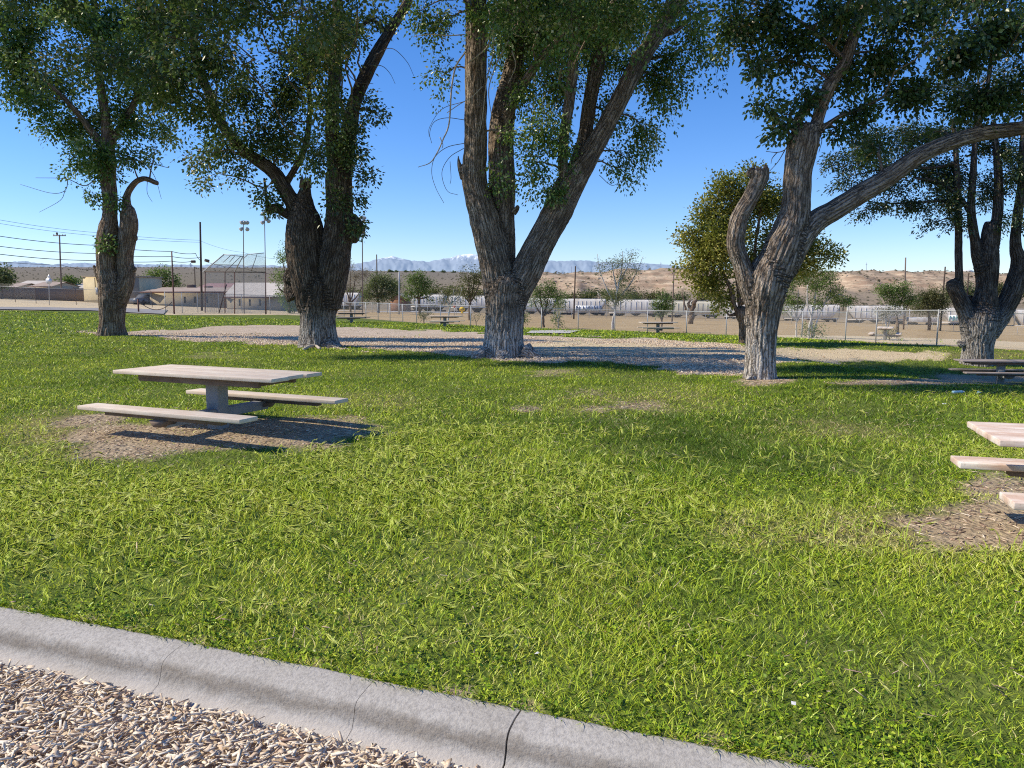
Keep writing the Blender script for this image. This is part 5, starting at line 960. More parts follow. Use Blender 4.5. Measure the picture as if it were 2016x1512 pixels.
for i, (x0, x1, ye, yr, yb_, Y) in enumerate([(-40, 28, 565, 558, 575, 150), (30, 70, 562, 553, 575, 165), (62, 100, 563, 555, 575, 150), (104, 162, 568, 560, 577, 160), (128, 166, 566, 558, 575, 190), (236, 290, 572, 566, 584, 150)]):
    gable('house', ['low tan-roofed house at the left edge above the block wall', 'pale-roofed house left of the back of the octagonal sign', 'small tan-roofed house behind the back of the octagonal sign', 'flat pale-roofed house right of the crossarm pole', 'farther pale-roofed house touching the cream building', 'brown shed roof just right of the leftmost trunk'][i], x0, x1, ye, yr, yb_, Y, 10, WALLB if i % 2 else BEIGE, ROOFT if i % 2 == 0 else ROOFW)
# small buildings / rolling stock sheds by the railway, left of the middle tree
gable('shed', 'rust-brown gabled shed behind the grey steel pole', 769, 799, 588, 579, 606, 185, 9, plain('rust_brown_siding', (.28, .15, .09), .9, .2, .6), ROOFT, cat='shed', group=None, gable_front=True)
# hilltop building
rt, b, A, B, h = block('hilltop_building', 'long low white building on top of the bluff at the right', 1862, 1911, 537, 542, 820, 30, WHT)
m = MB(); m.box(((A[0] + B[0]) / 2, 15, h + .5), (B[0] - A[0] + 3, 33, 1.0)); m.extr([(B[0] - 9, -3, h + 1), (B[0] + 3, -3, h + 1), (B[0] - 3, -3, h + 3.2)], (0, 30, 0)); m.build('roof', WHT, rt)
# ================================================================ signs
SGN = plain('back_of_sign', (.62, .64, .66), .5, .1, 3, metal=.3); YLW = plain('yellow_sign_paint', (.85, .55, .03), .6, .08); BLK = plain('black_paint', (.02, .02, .02), .7, .1); REDS = plain('faded_red_sign', (.55, .14, .10), .7, .15)
b = G(97, 601); rt = empty('stop_sign', b, 0, 'grey back of an octagonal road sign with a small plate above, left roadside', 'road sign')
m = MB(); t_ = P(96, 541, b[1]) - b; m.bar((0, 0, -.2), t_, .035, 7); m.build('post', GALV, rt)
c = P(96.5, 553, b[1]) - b; r = 6.5 * b[1] / F; th = [math.pi / 8 + k * math.pi / 4 for k in range(8)]
m = MB(); m.extr([(c[0] + r * math.cos(a), -.06, c[2] + r * math.sin(a)) for a in th], (0, .02, 0)); m.build('octagon_plate', SGN, rt)
m = MB(); c = P(96.5, 543.5, b[1]) - b; m.extr([(c[0] - .22, -.05, c[2] - .16), (c[0] + .22, -.05, c[2] - .16), (c[0], -.05, c[2] + .2)], (0, .015, 0)); m.build('upper_plate', SGN, rt)
Ys = 118.0; b = ground(*P(909.5, 618, Ys)[:2]); rt = empty('warning_sign', b, 0, 'yellow warning sign with a black double-headed arrow, left of the middle trunk', 'road sign')
m = MB(); m.bar((0, 0, -.3), P(909.5, 604, Ys) - b, .05, 6); m.build('post', GALV, rt)
def s_(px, py, y=-.1): q = P(px, py, Ys) - b; return (q[0], y, q[2])
m = MB(); m.extr([s_(905, 613), (s_(914.8, 613)), s_(915.6, 607.2), s_(912.4, 604), s_(907.4, 604), s_(904.6, 607.2)], (0, .04, 0)); m.build('sign_plate', YLW, rt)
m = MB(); m.extr([s_(906.8, 615.4), s_(909.8, 618.2), s_(912.8, 615.4), s_(909.8, 612.6)], (0, .04, 0)); m.build('lower_plate', YLW, rt)
m = MB(); m.extr([s_(905.6, 608.6, -.16), s_(907.2, 607.2, -.16), s_(907.2, 608.1, -.16), s_(912.6, 608.1, -.16), s_(912.6, 607.2, -.16), s_(914.2, 608.6, -.16), s_(912.6, 610, -.16), s_(912.6, 609.1, -.16), s_(907.2, 609.1, -.16), s_(907.2, 610, -.16)], (0, .02, 0)); m.build('arrow', BLK, rt)
b = ground(*P(895, 618, 125)[:2]); rt = empty('stop_sign', b, 0, 'small faded red sign on a post left of the yellow warning sign', 'road sign')
c = P(895, 603.5, 125) - b; m = MB(); m.bar((0, 0, -.3), c, .05, 6); m.build('post', GALV, rt)
m = MB(); r = 2.6 * 125 / F; m.extr([(c[0] + r * math.cos(a), -.09, c[2] + r * math.sin(a)) for a in th], (0, .03, 0)); m.build('octagon_plate', REDS, rt)
# ================================================================ parked cars seen through the fence at left
def car(label, px, py, Y, col, yaw):
    b = ground(*P(px, py, Y)[:2]); rt = empty('parked_car', b, yaw, label, 'car', 'cars parked by the houses')
    pr = [(-2.2, .35), (-2.2, .8), (-1.9, .95), (-1.2, 1.0), (-.75, 1.42), (.85, 1.45), (1.5, 1.0), (2.15, .9), (2.25, .4), (2.1, .28), (-2.1, .28)]
    m = MB(); m.extr([(x, -.85, z) for x, z in pr], (0, 1.7, 0)); m.build('body', col, rt)
    m = MB(); m.extr([(-1.05, -.87, 1.03), (-.68, -.87, 1.36), (.78, -.87, 1.38), (1.3, -.87, 1.02)], (0, 1.74, 0)); m.build('window', WINM, rt)
    for x in (-1.35, 1.4):
        for y in (-.8, .8):
            m = MB(); m.tube([(x, y - .1, .32), (x, y + .1, .32)], .33, 14); m.build('wheel', BLK, rt)
car('grey car beside the cream building, seen through the fence', 291, 592, 106, plain('grey_car_paint', (.10, .11, .13), .35, .05, spec=.5), 1.1)

# ================================================================ freight train of covered hoppers
HOPP = NT('dusty_white_hopper_paint'); v = HOPP.obj()
n1 = HOPP.noise(HOPP.scale(v, (.6, .6, .12)), 2.2, 6, .6).outputs[0]; n2 = HOPP.noise(v, .45, 4).outputs[0]; zz = HOPP.n('SeparateXYZ', {0: v}).outputs[2]
hc = HOPP.mix(HOPP.mapr(n1, .4, .7), (.74, .71, .65), (.56, .50, .42)); hc = HOPP.mix(HOPP.mapr(n2, .5, .7, 0, .5), hc, (.52, .44, .33)); hc = HOPP.mix(HOPP.mapr(zz, 1.6, .8, 0, .4), hc, (.4, .33, .26))
HOP = HOPP.bsdf(hc, .8, .2); RAILM = plain('rail_steel', (.12, .09, .07), .6, .2); BALL = plain('ballast', (.16, .145, .13), .98, .3, 1.5, bump=.5)
UND = plain('black_underframe', (.035, .032, .03), .8, .3, 2); CREAMH = plain('yellowed_hopper_paint', (.62, .57, .44), .8, .2, .5)
GRAF = plain('grey_blue_spray_paint', (.10, .14, .20), .7, .1); GRAF2 = plain('white_spray_paint', (.8, .82, .82), .7, .05); GRAF3 = plain('green_spray_paint', (.10, .38, .34), .7, .1)
TY = lambda px: 208 - 30 * (px - 1000) / 1000
TXZ = lambda px, py: P(px, py, TY(px))
def rail_y(px): return np.interp(px, [640, 900, 1130, 1400, 1650, 1850, 2016, 2400], [612, 617.5, 621.5, 627.5, 635, 643, 651, 668])
def hopper(label, x0, x1, ytop, ybot_body, name='hopper_car', paint=HOP, end0='slope', end1='slope'):
    xm = (x0 + x1) / 2; Y = TY(xm); A = P(x0, rail_y(x0), TY(x0)); B = P(x1, rail_y(x1), TY(x1))
    d = (B - A)[:2]; L = np.linalg.norm(d); yaw = math.atan2(d[1], d[0]); c = (A + B) / 2
    zr = c[2]; H = P(xm, ytop, Y)[2] - zr; zb = P(xm, ybot_body, Y)[2] - zr
    rt = empty(name, (c[0], c[1], zr), yaw, label, 'freight car', 'covered hopper cars of the freight train')
    hl = L / 2 - .35; w = 1.55; sl = 1.5
    # body: section with shoulders, ends sloping in below
    sec = [(-w * .92, zb), (-w, zb + .35), (-w, H - .55), (-w * .75, H - .12), (w * .75, H - .12), (w, H - .55), (w, zb + .35), (w * .92, zb)]
    st = [(-hl, .62), (-hl + .05, .6), (-hl + sl, 0), (-hl * .33, 0), (hl * .33, 0), (hl - sl, 0), (hl - .05, .6), (hl, .62)]
    V = []
    for x, k in st:
        zlow = zb + (H - zb) * (k if True else 0)
        for (yy, z) in sec: V.append((x, yy, max(z, zlow) if k else z))
    n = 8; F_ = [(i * n + j, (i + 1) * n + j, (i + 1) * n + (j + 1) % n, i * n + (j + 1) % n) for i in range(len(st) - 1) for j in range(n)]
    m = MB(); m.add(V, F_, [tuple(range(n))[::-1], tuple(range((len(st) - 1) * n, len(st) * n))]); m.build('hopper_body', paint, rt)
    m = MB()
    for k in range(9): m.box((-hl + sl + (2 * hl - 2 * sl) * k / 8, -w - .03, (zb + H) / 2 - .2), (.09, .06, H - zb - .7))
    m.build('side_post', paint, rt)
    m = MB(); m.box((0, 0, zb - .12), (L - .7, 2.9, .22)); m.build('side_sill', paint, rt)
    m = MB(); m.box((0, 0, H + .05), (L - .9, .9, .06)); m.build('roof_walk', GALV, rt)
    for k in range(8):
        pass
    m = MB()
    for k in range(3):
        xc = (k - 1) * hl * .56; m.add([(xc - 1.5, -1.2, zb - .2), (xc + 1.5, -1.2, zb - .2), (xc + 1.5, 1.2, zb - .2), (xc - 1.5, 1.2, zb - .2), (xc - .45, -.5, .35), (xc + .45, -.5, .35), (xc + .45, .5, .35), (xc - .45, .5, .35)], [(0, 1, 5, 4), (1, 2, 6, 5), (2, 3, 7, 6), (3, 0, 4, 7), (4, 5, 6, 7)])
    m.build('discharge_chute', UND, rt)
    for s in (-1, 1):
        m = MB(); m.box((s * (hl - 1.5), 0, .62), (2.6, 2.3, .38), bev=.08); tr = m.build('truck_frame', UND, rt)
        for q in (-.85, .85):
            for y in (-.78, .78):
                m = MB(); m.tube([(s * (hl - 1.5) + q, y - .07, .42), (s * (hl - 1.5) + q, y + .07, .42)], .42, 14); m.build('wheel', UND, tr)
        m = MB()
        for y in (-1.35, -.95):
            m.bar((s * (hl + .1), y, zb), (s * (hl + .1), y, H - .1), .06, 5)
        for k in range(7): m.bar((s * (hl + .1), -1.35, zb + .3 + (H - zb - .5) * k / 7), (s * (hl + .1), -.95, zb + .3 + (H - zb - .5) * k / 7), .03, 4)
        m.build('end_ladder', GALV, rt)
    return rt, yaw, L, H, zb, w
TR = [(560, 655, 578, 602), (657, 714, 575.5, 600), (806, 880, 579, 603), (885, 995, 581.5, 604.5), (997, 1097, 586, 611), (1100, 1194, 588, 613.5), (1197, 1308, 589.5, 615), (1311, 1416, 592.5, 617.5), (1422, 1537, 595, 622), (1540, 1652, 599.5, 626), (1664, 1782, 601.5, 628.5), (1848, 1986, 605.5, 634), (1990, 2130, 609, 641)]
LB = ['hopper car glimpsed between the far left light pole and the burly trunk', 'white hopper car behind the bare tree right of the burly trunk', 'white hopper car behind the field trees left of the middle trunk', 'white hopper car just left of the middle trunk', 'white hopper car partly behind the leafy tree beside the middle trunk', 'white hopper car with grey-blue scrawled lettering along its lower side', 'white hopper car between the tall airy tree and the dense young tree', 'yellowish hopper car behind the forked leafless tree', 'white hopper car hidden partly by the knobbly pollarded trunk', 'white hopper car behind the clump of white stems', 'white hopper car behind the white blossom', 'white hopper car with green scrawl behind the right edge tree', 'dusty hopper car cut by the right edge of the picture']
for i, (a, b_, yt, yb_) in enumerate(TR):
    rt, yaw, L, H, zb, w_ = hopper(LB[i], a, b_, yt, yb_, paint=CREAMH if i == 7 else HOP)
    if i in (5, 11):                          # illegible sprayed lettering
        m = MB(); rs = np.random.default_rng(40 + i); x = -L * .12 if i == 5 else -L * .38; end = L * .40 if i == 5 else -L * .1
        while x < end:
            k = rs.integers(4, 7); hh = 1.25 if i == 5 else 1.1; ww = .55 + .35 * rs.random()
            pts = [(x + ww * rs.random(), -w_ - .09, zb + .28 + hh * rs.random()) for _ in range(k)]
            pts[0] = (x, -w_ - .09, zb + .25); pts[1] = (x + .1, -w_ - .09, zb + .25 + hh)
            m.tube(spline(np.array(pts), .1), .045, 4); x += ww * .95 + .12
        m.build('spray_lettering', GRAF if i == 5 else GRAF3, rt)
        m = MB(); m.box((L * .14 if i == 5 else -L * .24, -w_ - .035, zb + .85), (L * .54 if i == 5 else L * .3, .02, 1.5)); m.build('spray_background', GRAF2, rt)
# low flat car between the hoppers at the right
A = P(1784, rail_y(1784), TY(1784)); B = P(1845, rail_y(1845), TY(1845)); d = (B - A); L = float(np.linalg.norm(d[:2])); c = (A + B) / 2
rt = empty('flat_car', c, math.atan2(d[1], d[0]), 'low white-sided flat car between two hoppers, in front of the olive willow tree', 'freight car')
m = MB(); m.box((0, 0, 1.5), (L - .5, 2.9, 1.0), bev=.05); m.build('car_bed', HOP, rt)
for k in range(2):
    m = MB(); m.box(((k - .5) * L * .6, 0, .6), (1.9, 2.2, .4), bev=.06); tr = m.build('truck_frame', UND, rt)
    for q in (-.6, .6):
        m = MB(); m.tube([((k - .5) * L * .6 + q, -.85, .42), ((k - .5) * L * .6 + q, .85, .42)], .42, 14); m.build('wheel', UND, tr)
for xx in (-L / 2 + .3, L / 2 - .3): m = MB(); m.bar((xx, -1.3, 1.4), (xx, -1.3, 4.0), .07, 5); m.build('end_post', WHT, rt)
# track bed
q = np.array([P(x, rail_y(x), TY(x)) for x in (450, 640, 900, 1130, 1400, 1650, 1850, 2016, 2400)]); q[:, 2] -= .15
sec = [(-5.5, -3.2), (-2.2, -.2), (2.2, -.2), (5.5, -3.2)]
V = []; 
for p in q:
    for (o_, z_) in sec: V.append((p[0] , p[1] + o_, p[2] + z_))
m = MB(); m.add(V, [(i * 4 + j, (i + 1) * 4 + j, (i + 1) * 4 + j + 1, i * 4 + j + 1) for i in range(len(q) - 1) for j in range(3)]); m.build('track_bed', BALL, kind='structure')
m = MB(); m.tube(q + [0, -.72, .08], .08, 5); m.tube(q + [0, .72, .08], .08, 5); m.build('rails', RAILM, kind='structure')
# ================================================================ grass blades, one sheet of stuff
def scatter(Y0, Y1_, dens, margin=.75, extra=1.2):
    """even scatter over the wedge of ground the picture can see, and a bit to its sides"""
    hw = margin * Y1_ + extra; n = int(dens * 2 * hw * (Y1_ - Y0)); X = R.uniform(-hw, hw, n); Y = R.uniform(Y0, Y1_, n)
    k = np.abs(X) < margin * Y + extra; return X[k], Y[k]
def blades(X, Y, L, Wd, lean, tint, curl=.5, z0=0.0, az=None):
    n = len(X); Z = terrain(X, Y) + z0; az = R.uniform(0, 2 * math.pi, n) if az is None else az; fa = R.uniform(0, 2 * math.pi, n)
    d = np.stack([np.cos(az), np.sin(az), np.zeros(n)], -1); s = np.stack([np.cos(fa), np.sin(fa), np.zeros(n)], -1); up = np.array([0, 0, 1.0])
    b = np.stack([X, Y, Z - .008], -1); L = L[:, None]; Wd = Wd[:, None]; ln = lean[:, None]
    p1 = b + (up * .5 + d * ln * .42) * L; p2 = b + (up * (1 - .32 * curl * ln) + d * ln * (.75 + .35 * curl)) * L
    V = np.stack([b - s * Wd, b + s * Wd, p1 + s * Wd * .8, p1 - s * Wd * .8, p2], 1)
    i = np.arange(n)[:, None] * 5
    return V.reshape(-1, 3), i + np.array([[0, 1, 2, 3]]), i + np.array([[3, 2, 4]]), np.repeat(tint, 5)
GV, GQ, GT, GTi = [], [], [], []; off = 0
for (a, b, dens, ln_, wd_) in [(2.35, 4.2, 6800, .042, .0021), (4.2, 6.5, 4600, .047, .0024), (6.5, 10, 2500, .048, .0030), (10, 15, 1150, .050, .0044), (15, 22, 640, .05, .0052), (22, 33, 190, .06, .0095), (33, 62, 34, .09, .022)]:
    X, Y = scatter(a, b, dens, .95, 3.0); k = (np.abs(X) < .72 * Y + 1.0) | (R.random(len(X)) < .65); X, Y = X[k], Y[k]
    g = regions(X, Y)
    pr = np.where(g['chips'] | g['field'] | g['left'], .01, 1.0) * (1 - .95 * sstep(.15, .7, g['dirt'])) * (1 - .35 * g['dry'])
    pr = np.where(g['s'] < -.012, 0, pr) * (.72 + .5 * np.exp(-np.maximum(g['s'], 0) / .1) + .5 * pn(X * 1.1, Y * 1.1, 2.0) + .2 * pn(X * 5, Y * 5, 1.0))
    k = R.random(len(X)) < pr; X, Y = X[k], Y[k]; n = len(X); px, py = g['px'][k], g['py'][k]; dry = g['dry'][k]; dirt = g['dirt'][k]; s = g['s'][k]
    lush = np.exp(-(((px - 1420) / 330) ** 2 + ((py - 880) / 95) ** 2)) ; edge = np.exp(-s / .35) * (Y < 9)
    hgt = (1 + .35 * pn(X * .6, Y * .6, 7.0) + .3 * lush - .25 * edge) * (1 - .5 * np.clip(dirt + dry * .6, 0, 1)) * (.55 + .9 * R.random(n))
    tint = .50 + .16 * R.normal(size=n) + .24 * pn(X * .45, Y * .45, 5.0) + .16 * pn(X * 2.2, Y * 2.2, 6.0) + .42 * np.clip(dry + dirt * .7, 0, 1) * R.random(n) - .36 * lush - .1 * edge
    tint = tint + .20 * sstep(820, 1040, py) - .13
    tint = np.where(R.random(n) < .03 + .25 * dry, .97, tint)
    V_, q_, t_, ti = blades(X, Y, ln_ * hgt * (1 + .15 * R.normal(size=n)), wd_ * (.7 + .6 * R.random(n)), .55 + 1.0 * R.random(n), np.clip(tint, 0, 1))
    GV.append(V_); GQ.append(q_ + off); GT.append(t_ + off); GTi.append(ti); off += len(V_)
# ragged fringe leaning over the back of the kerb
n = 9000; X = R.uniform(-5.5, 4, n); s = np.abs(R.normal(size=n)) * .035 - .012; Y = kerb_y(X) + s * 1.1; k = (Y > 1.6) & (R.random(n) < np.clip(.5 + 1.1 * pn(X * 3.1, 0, 2.2) + .4 * pn(X * 11, 0, 5.2), .05, 1)); X, Y = X[k], Y[k]; n = len(X)
V_, q_, t_, ti = blades(X, Y, R.uniform(.02, .062, n), R.uniform(.0014, .003, n), R.uniform(.8, 1.7, n), np.clip(R.normal(.42, .2, n), 0, 1), az=R.normal(-1.8, .8, n), z0=.012)
GV.append(V_); GQ.append(q_ + off); GT.append(t_ + off); GTi.append(ti); off += len(V_)
# tall seeding grass: thin stems with nodding awned heads
X, Y = scatter(2.9, 12.5, 270, .95, 2.5); g = regions(X, Y)
zone = np.clip(.42 + .9 * fbm(X * .42, Y * .42, 8.8, 3), 0, 1.2) * np.where(g['py'] > 850, 1, .16) * np.where(g['py'] > 1290, .35, 1)
zone *= 1 - np.exp(-(((g['px'] - 1430) / 320) ** 2 + ((g['py'] - 890) / 80) ** 2))
zone *= (g['s'] > .12) * (1 - sstep(.1, .4, g['dirt'])) * (1 - .7 * g['dry']); zone = np.where(g['px'] > 1650, zone * .5, zone)
k = R.random(len(X)) < zone; X, Y = X[k], Y[k]; n = len(X); Z = terrain(X, Y)
az = R.normal(.3, 1.3, n); d = np.stack([np.cos(az), np.sin(az), np.zeros(n)], -1); up = np.array([0, 0, 1.0]); h = R.uniform(.05, .125, n)[:, None]
b0_ = np.stack([X, Y, Z], -1); p1 = b0_ + up * h * .75 + d * h * .25; p2 = b0_ + up * h * 1.0 + d * h * .7
hl = R.uniform(.05, .10, n)[:, None] * (1 + .02 * Y[:, None]); dr = R.uniform(-.6, .35, n)[:, None]; hd = d * np.sqrt(np.maximum(1 - dr ** 2, .1)) + up * dr
side = np.cross(hd, up); side /= np.linalg.norm(side, axis=1)[:, None]; nrm = np.cross(side, hd)
sw = .0020 * (1 + .1 * Y)[:, None]
ft = np.clip(.74 + .1 * R.normal(size=n), .55, .92)
V_ = np.stack([b0_ - side * sw, b0_ + side * sw, p1 + side * sw, p1 - side * sw, p2 + side * sw * .6, p2 - side * sw * .6], 1).reshape(-1, 3); i6 = np.arange(n)[:, None] * 6
FV, FQ, FT_, FTi = [V_], [i6 + np.array([[0, 1, 2, 3]]), i6 + np.array([[3, 2, 4, 5]])], [], [np.repeat(ft - .2, 6)]; fo = len(V_)
mid = p2 + hd * hl * .38; tip = p2 + hd * hl * .78 - up * hl * .10
for ang in (0, 2.1, 4.2):                     # the spike: three crossed lens-shaped faces
    s2_ = (math.cos(ang) * side + math.sin(ang) * nrm) * hl * .085
    V_ = np.stack([p2, mid + s2_, tip, mid - s2_], 1).reshape(-1, 3); i4 = np.arange(n)[:, None] * 4
    FV.append(V_); FQ.append(i4 + np.array([[0, 1, 2, 3]]) + fo); FTi.append(np.repeat(ft, 4)); fo += len(V_)
for q in range(10):                            # awns
    a_ = R.uniform(0, 6.28, n)[:, None]; o_ = np.cos(a_) * side + np.sin(a_) * nrm; st = p2 + hd * hl * R.uniform(.1, .7, n)[:, None]
    en = st + (hd * 1.0 + o_ * R.uniform(.12, .32, n)[:, None]) * hl * R.uniform(.45, .8, n)[:, None]; w_ = np.cross(en - st, up); w_ /= np.maximum(np.linalg.norm(w_, axis=1), 1e-6)[:, None]
    V_ = np.stack([st - w_ * sw * .55, st + w_ * sw * .55, en], 1).reshape(-1, 3); i3 = np.arange(n)[:, None] * 3
    FV.append(V_); FT_.append(i3 + np.array([[0, 1, 2]]) + fo); FTi.append(np.repeat(np.clip(ft + .1, 0, 1), 3)); fo += len(V_)
BL = leafmat('grass_blades', [(0, (.05, .105, .012)), (.28, (.16, .28, .022)), (.52, (.43, .58, .032)), (.75, (.70, .77, .085)), (.9, (.76, .72, .22)), (1, (.74, .62, .32))], .12, .03, (.8, .85, .6), .72)
SEEDH = leafmat('seed_heads', [(0, (.08, .14, .02)), (.5, (.36, .50, .05)), (.75, (.72, .82, .16)), (1, (.86, .89, .34))], .22, .02, None, .8)
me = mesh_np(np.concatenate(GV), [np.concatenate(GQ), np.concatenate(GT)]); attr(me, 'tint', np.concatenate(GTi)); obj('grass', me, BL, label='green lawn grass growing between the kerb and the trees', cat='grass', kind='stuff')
me = mesh_np(np.concatenate(FV), [np.concatenate(FQ), np.concatenate(FT_)]); attr(me, 'tint', np.concatenate(FTi)); obj('foxtail_grass', me, SEEDH, label='pale yellow-green nodding seed heads of wild barley standing in the near lawn', cat='grass', kind='stuff')
# small broad weeds hugging the lawn
X, Y = scatter(2.4, 7, 420, .72, 1.0); g = regions(X, Y); k = (g['s'] > -.015) & (R.random(len(X)) < np.clip(.3 + 1.2 * pn(X * 1.3, Y * 1.3, 3.0) + .8 * np.exp(-g['s'] / .3), 0, 1)) & (g['dirt'] < .25)
X, Y = X[k], Y[k]; n = len(X); m_ = 5; XX = np.repeat(X, m_) + R.normal(size=n * m_) * .018; YY = np.repeat(Y, m_) + R.normal(size=n * m_) * .018
C = np.stack([XX, YY, terrain(XX, YY) + R.uniform(.006, .03, n * m_)], -1); D = R.normal(size=(n * m_, 3)); D[:, 2] = np.abs(D[:, 2]) * .35
me = leaf_mesh(C, D, R.uniform(.012, .024, n * m_), R.uniform(.005, .009, n * m_), np.clip(.3 + .2 * R.normal(size=n * m_), 0, 1)); obj('lawn_weeds', me, BL, label='small clover-like weeds spread through the lawn beside the kerb', cat='weeds', kind='stuff')
# ================================================================ wood chips
CH = NT('wood_chip'); ca_ = CH.attr('tint').outputs['Fac']; v = CH.geo(); nn = CH.noise(CH.scale(v, (60, 60, 60)), 2, 3).outputs[0]
cc = CH.ramp(ca_, [(0, (.20, .125, .09)), (.2, (.44, .30, .22)), (.45, (.72, .55, .38)), (.75, (.88, .73, .54)), (1, (.93, .82, .65))]); cc = CH.mix(CH.mapr(nn, .45, .7, 0, .4), cc, (.25, .17, .12))
CHM = CH.bsdf(cc, .9, .15)
def chips(X, Y, zl, L, W_, T_, tilt, tint):
    n = len(X); az = R.uniform(0, 2 * math.pi, n); pi_ = R.normal(size=n) * tilt; ro = R.normal(size=n) * tilt * 1.3
    ca, sa, cp, sp2, cr, sr = np.cos(az), np.sin(az), np.cos(pi_), np.sin(pi_), np.cos(ro), np.sin(ro)
    ex = np.stack([ca * cp, sa * cp, sp2], -1); e2 = np.stack([-sa, ca, np.zeros(n)], -1); ez = np.cross(ex, e2); ey = e2 * cr[:, None] + ez * sr[:, None]; ez = np.cross(ex, ey)
    c = np.stack([X, Y, terrain(X, Y) + zl], -1); V = []
    for (a, b, z) in ((-1, -1, -1), (1, -1, -1), (1, 1, -1), (-1, 1, -1), (-1, -1, 1), (1, -1, 1), (1, 1, 1), (-1, 1, 1)):
        ja = a * (.72 + .36 * R.random(n)); jb = b * (.35 + .65 * R.random(n)) if True else b
        V.append(c + ex * (ja * L)[:, None] + ey * (jb * W_)[:, None] + ez * (z * T_)[:, None])
    V = np.stack(V, 1).reshape(-1, 3); i = np.arange(n)[:, None] * 8
    fs = [i + np.array([f]) for f in ((3, 2, 1, 0), (4, 5, 6, 7), (0, 1, 5, 4), (1, 2, 6, 5), (2, 3, 7, 6), (3, 0, 4, 7))]
    me = mesh_np(V, [np.concatenate(fs)]); attr(me, 'tint', np.repeat(tint, 8)); return me
n = 60000; X = R.uniform(-4.2, 2.2, n); Y = R.uniform(1.4, 4.6, n); s = kerb_s(X, Y); px, py = proj(X, Y, terrain(X, Y))
edge_ = -.262 + .02 * pn(X * 3, Y * 3, 1.0)
k = (s < edge_) & (px > -420) & (px < 1500) & (py < 1900); X, Y, s = X[k], Y[k], s[k]; n = len(X)
zl = R.uniform(.0, .03, n) * np.clip((-.24 - s) / .05, .3, 1) + .016
L = R.gamma(4.5, .0046, n); me = chips(X, Y, zl, np.clip(L, .006, .05), np.clip(R.gamma(6, .0011, n), .0025, .012), R.uniform(.0007, .0022, n), .22, np.clip(.74 + .26 * R.normal(size=n), 0, 1)); obj('wood_chips', me, CHM, label='pale splintered wood chips filling the bed in front of the kerb', cat='wood chips', kind='stuff')
X, Y = scatter(15, 36, 130, .72, 1.0); g = regions(X, Y); k = g['chips'] & (R.random(len(X)) < np.where(g['pale'], .06, .9)); X, Y = X[k], Y[k]; n = len(X)
me = chips(X, Y, R.uniform(0, .02, n), R.uniform(.02, .05, n), R.uniform(.008, .02, n), R.uniform(.003, .008, n), .3, np.clip(.62 + .22 * R.normal(size=n), 0, 1)); obj('scattered_wood_chips', me, CHM, label='greyish wood chips scattered over the bare ground behind the trees', cat='wood chips', kind='stuff')
# dry straw, bark crumbs and twigs on the worn dirt
X, Y = scatter(4, 16, 260, .75, 1.2); g = regions(X, Y); k = (R.random(len(X)) < sstep(.15, .5, g['dirt'])) & (g['s'] > .1); X, Y = X[k], Y[k]; n = len(X)
me = chips(X, Y, R.uniform(0, .006, n), R.uniform(.012, .05, n), R.uniform(.0015, .006, n), R.uniform(.001, .003, n), .12, np.clip(.34 + .26 * R.normal(size=n), 0, 1)); obj('dry_litter', me, CHM, label='dry straw and bark crumbs littering the worn dirt under the tables', cat='litter', kind='stuff')
X, Y = scatter(2.4, 14, 40, .75, 1.2); g = regions(X, Y); k = (g['dirt'] < .3) & (g['s'] > .02) & (R.random(len(X)) < np.clip(.35 + pn(X * .7, Y * .7, 4.0), 0, 1)); X, Y = X[k], Y[k]; n = len(X)
me = chips(X, Y, R.uniform(.015, .045, n), R.uniform(.008, .045, n), R.uniform(.0012, .005, n), R.uniform(.0006, .0012, n), .35, np.clip(.3 + .2 * R.normal(size=n), 0, 1)); obj('lawn_thatch', me, CHM, label='dead straw and leaf crumbs caught in the lawn', cat='litter', kind='stuff')
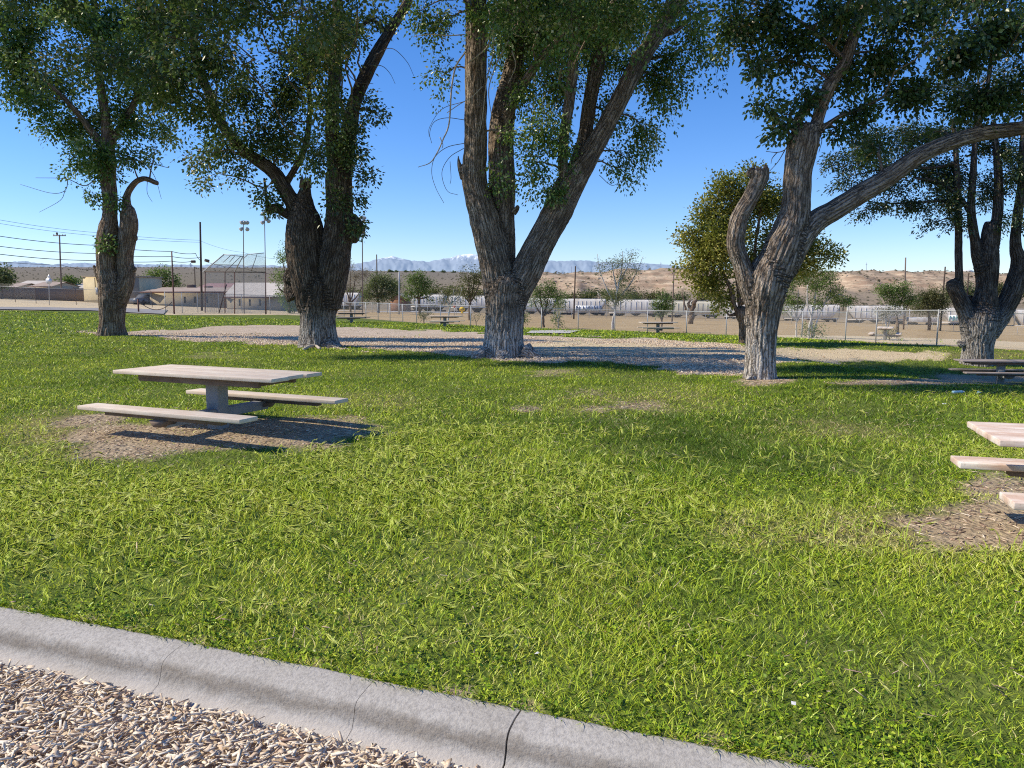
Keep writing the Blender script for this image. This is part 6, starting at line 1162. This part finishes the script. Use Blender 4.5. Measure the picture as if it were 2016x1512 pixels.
# ================================================================ litter one can pick out
PLS = plain('pale_blue_plastic', (.30, .50, .62), .35, .1, spec=.5); PAPER = plain('white_paper', (.75, .74, .72), .9, .1)
b = G(1886, 777); rt = empty('plastic_bottle', b + [0, 0, .03], .25, 'crumpled pale blue plastic bottle lying in the shaded grass at right', 'bottle'); rt.scale = (.75, .75, .75)
m = MB(); m.tube([(-.15, 0, .02), (-.145, 0, .02), (-.05, 0, .015), (0, .006, .022), (.06, 0, .018), (.1, 0, .02), (.125, 0, .02), (.14, 0, .02)], [.025, .034, .036, .028, .035, .034, .018, .015], 12); m.build('bottle_body', PLS, rt, smooth=True)
m = MB(); m.tube([(.14, 0, .02), (.162, 0, .02)], .018, 10); m.build('cap', PAPER, rt)
for i, (x, y, s, lab) in enumerate([(1925, 779, .05, 'small clear crumpled wrapper in the shaded grass right of the blue bottle'), (1858, 801, .03, 'white scrap of paper on the sunlit grass edge below the blue bottle'), (1058, 1300, .016, 'tiny white scrap in the lawn near the kerb, below the middle of the picture'), (1562, 1400, .014, 'tiny white scrap in the lawn at the lower right')]):
    b = G(x, y); m = MB(); rs = np.random.default_rng(i); k = 6; a_ = np.sort(rs.uniform(0, 6.28, k)); ring = np.stack([np.cos(a_) * s * rs.uniform(.6, 1.3, k), np.sin(a_) * s * rs.uniform(.5, 1.2, k), rs.uniform(.2, 1.1, k) * s], -1)
    m.add(np.concatenate([ring, [[0, 0, s * 1.1]]]), [(j, (j + 1) % k, k) for j in range(k)]); o = m.build('paper_scrap', PAPER if i else PLS, label=lab, cat='litter'); o.location = tuple(b + [0, 0, .025])
# scattered fallen twigs and a surface root
rt_pts = [G(598, 690) + [0, 0, .03], G(610, 686) + [0, 0, .07], G(622, 685) + [0, 0, .06], G(630, 688) + [0, 0, .02]]
m = MB(); l = spline(np.array(rt_pts), .1); o = empty('surface_root', l[0], 0, 'pale bare root lying on the grass at the foot of the burly second trunk', 'root'); m.tube(l - l[0], .05, 7); m.build('root_wood', DEADW, o, smooth=True)
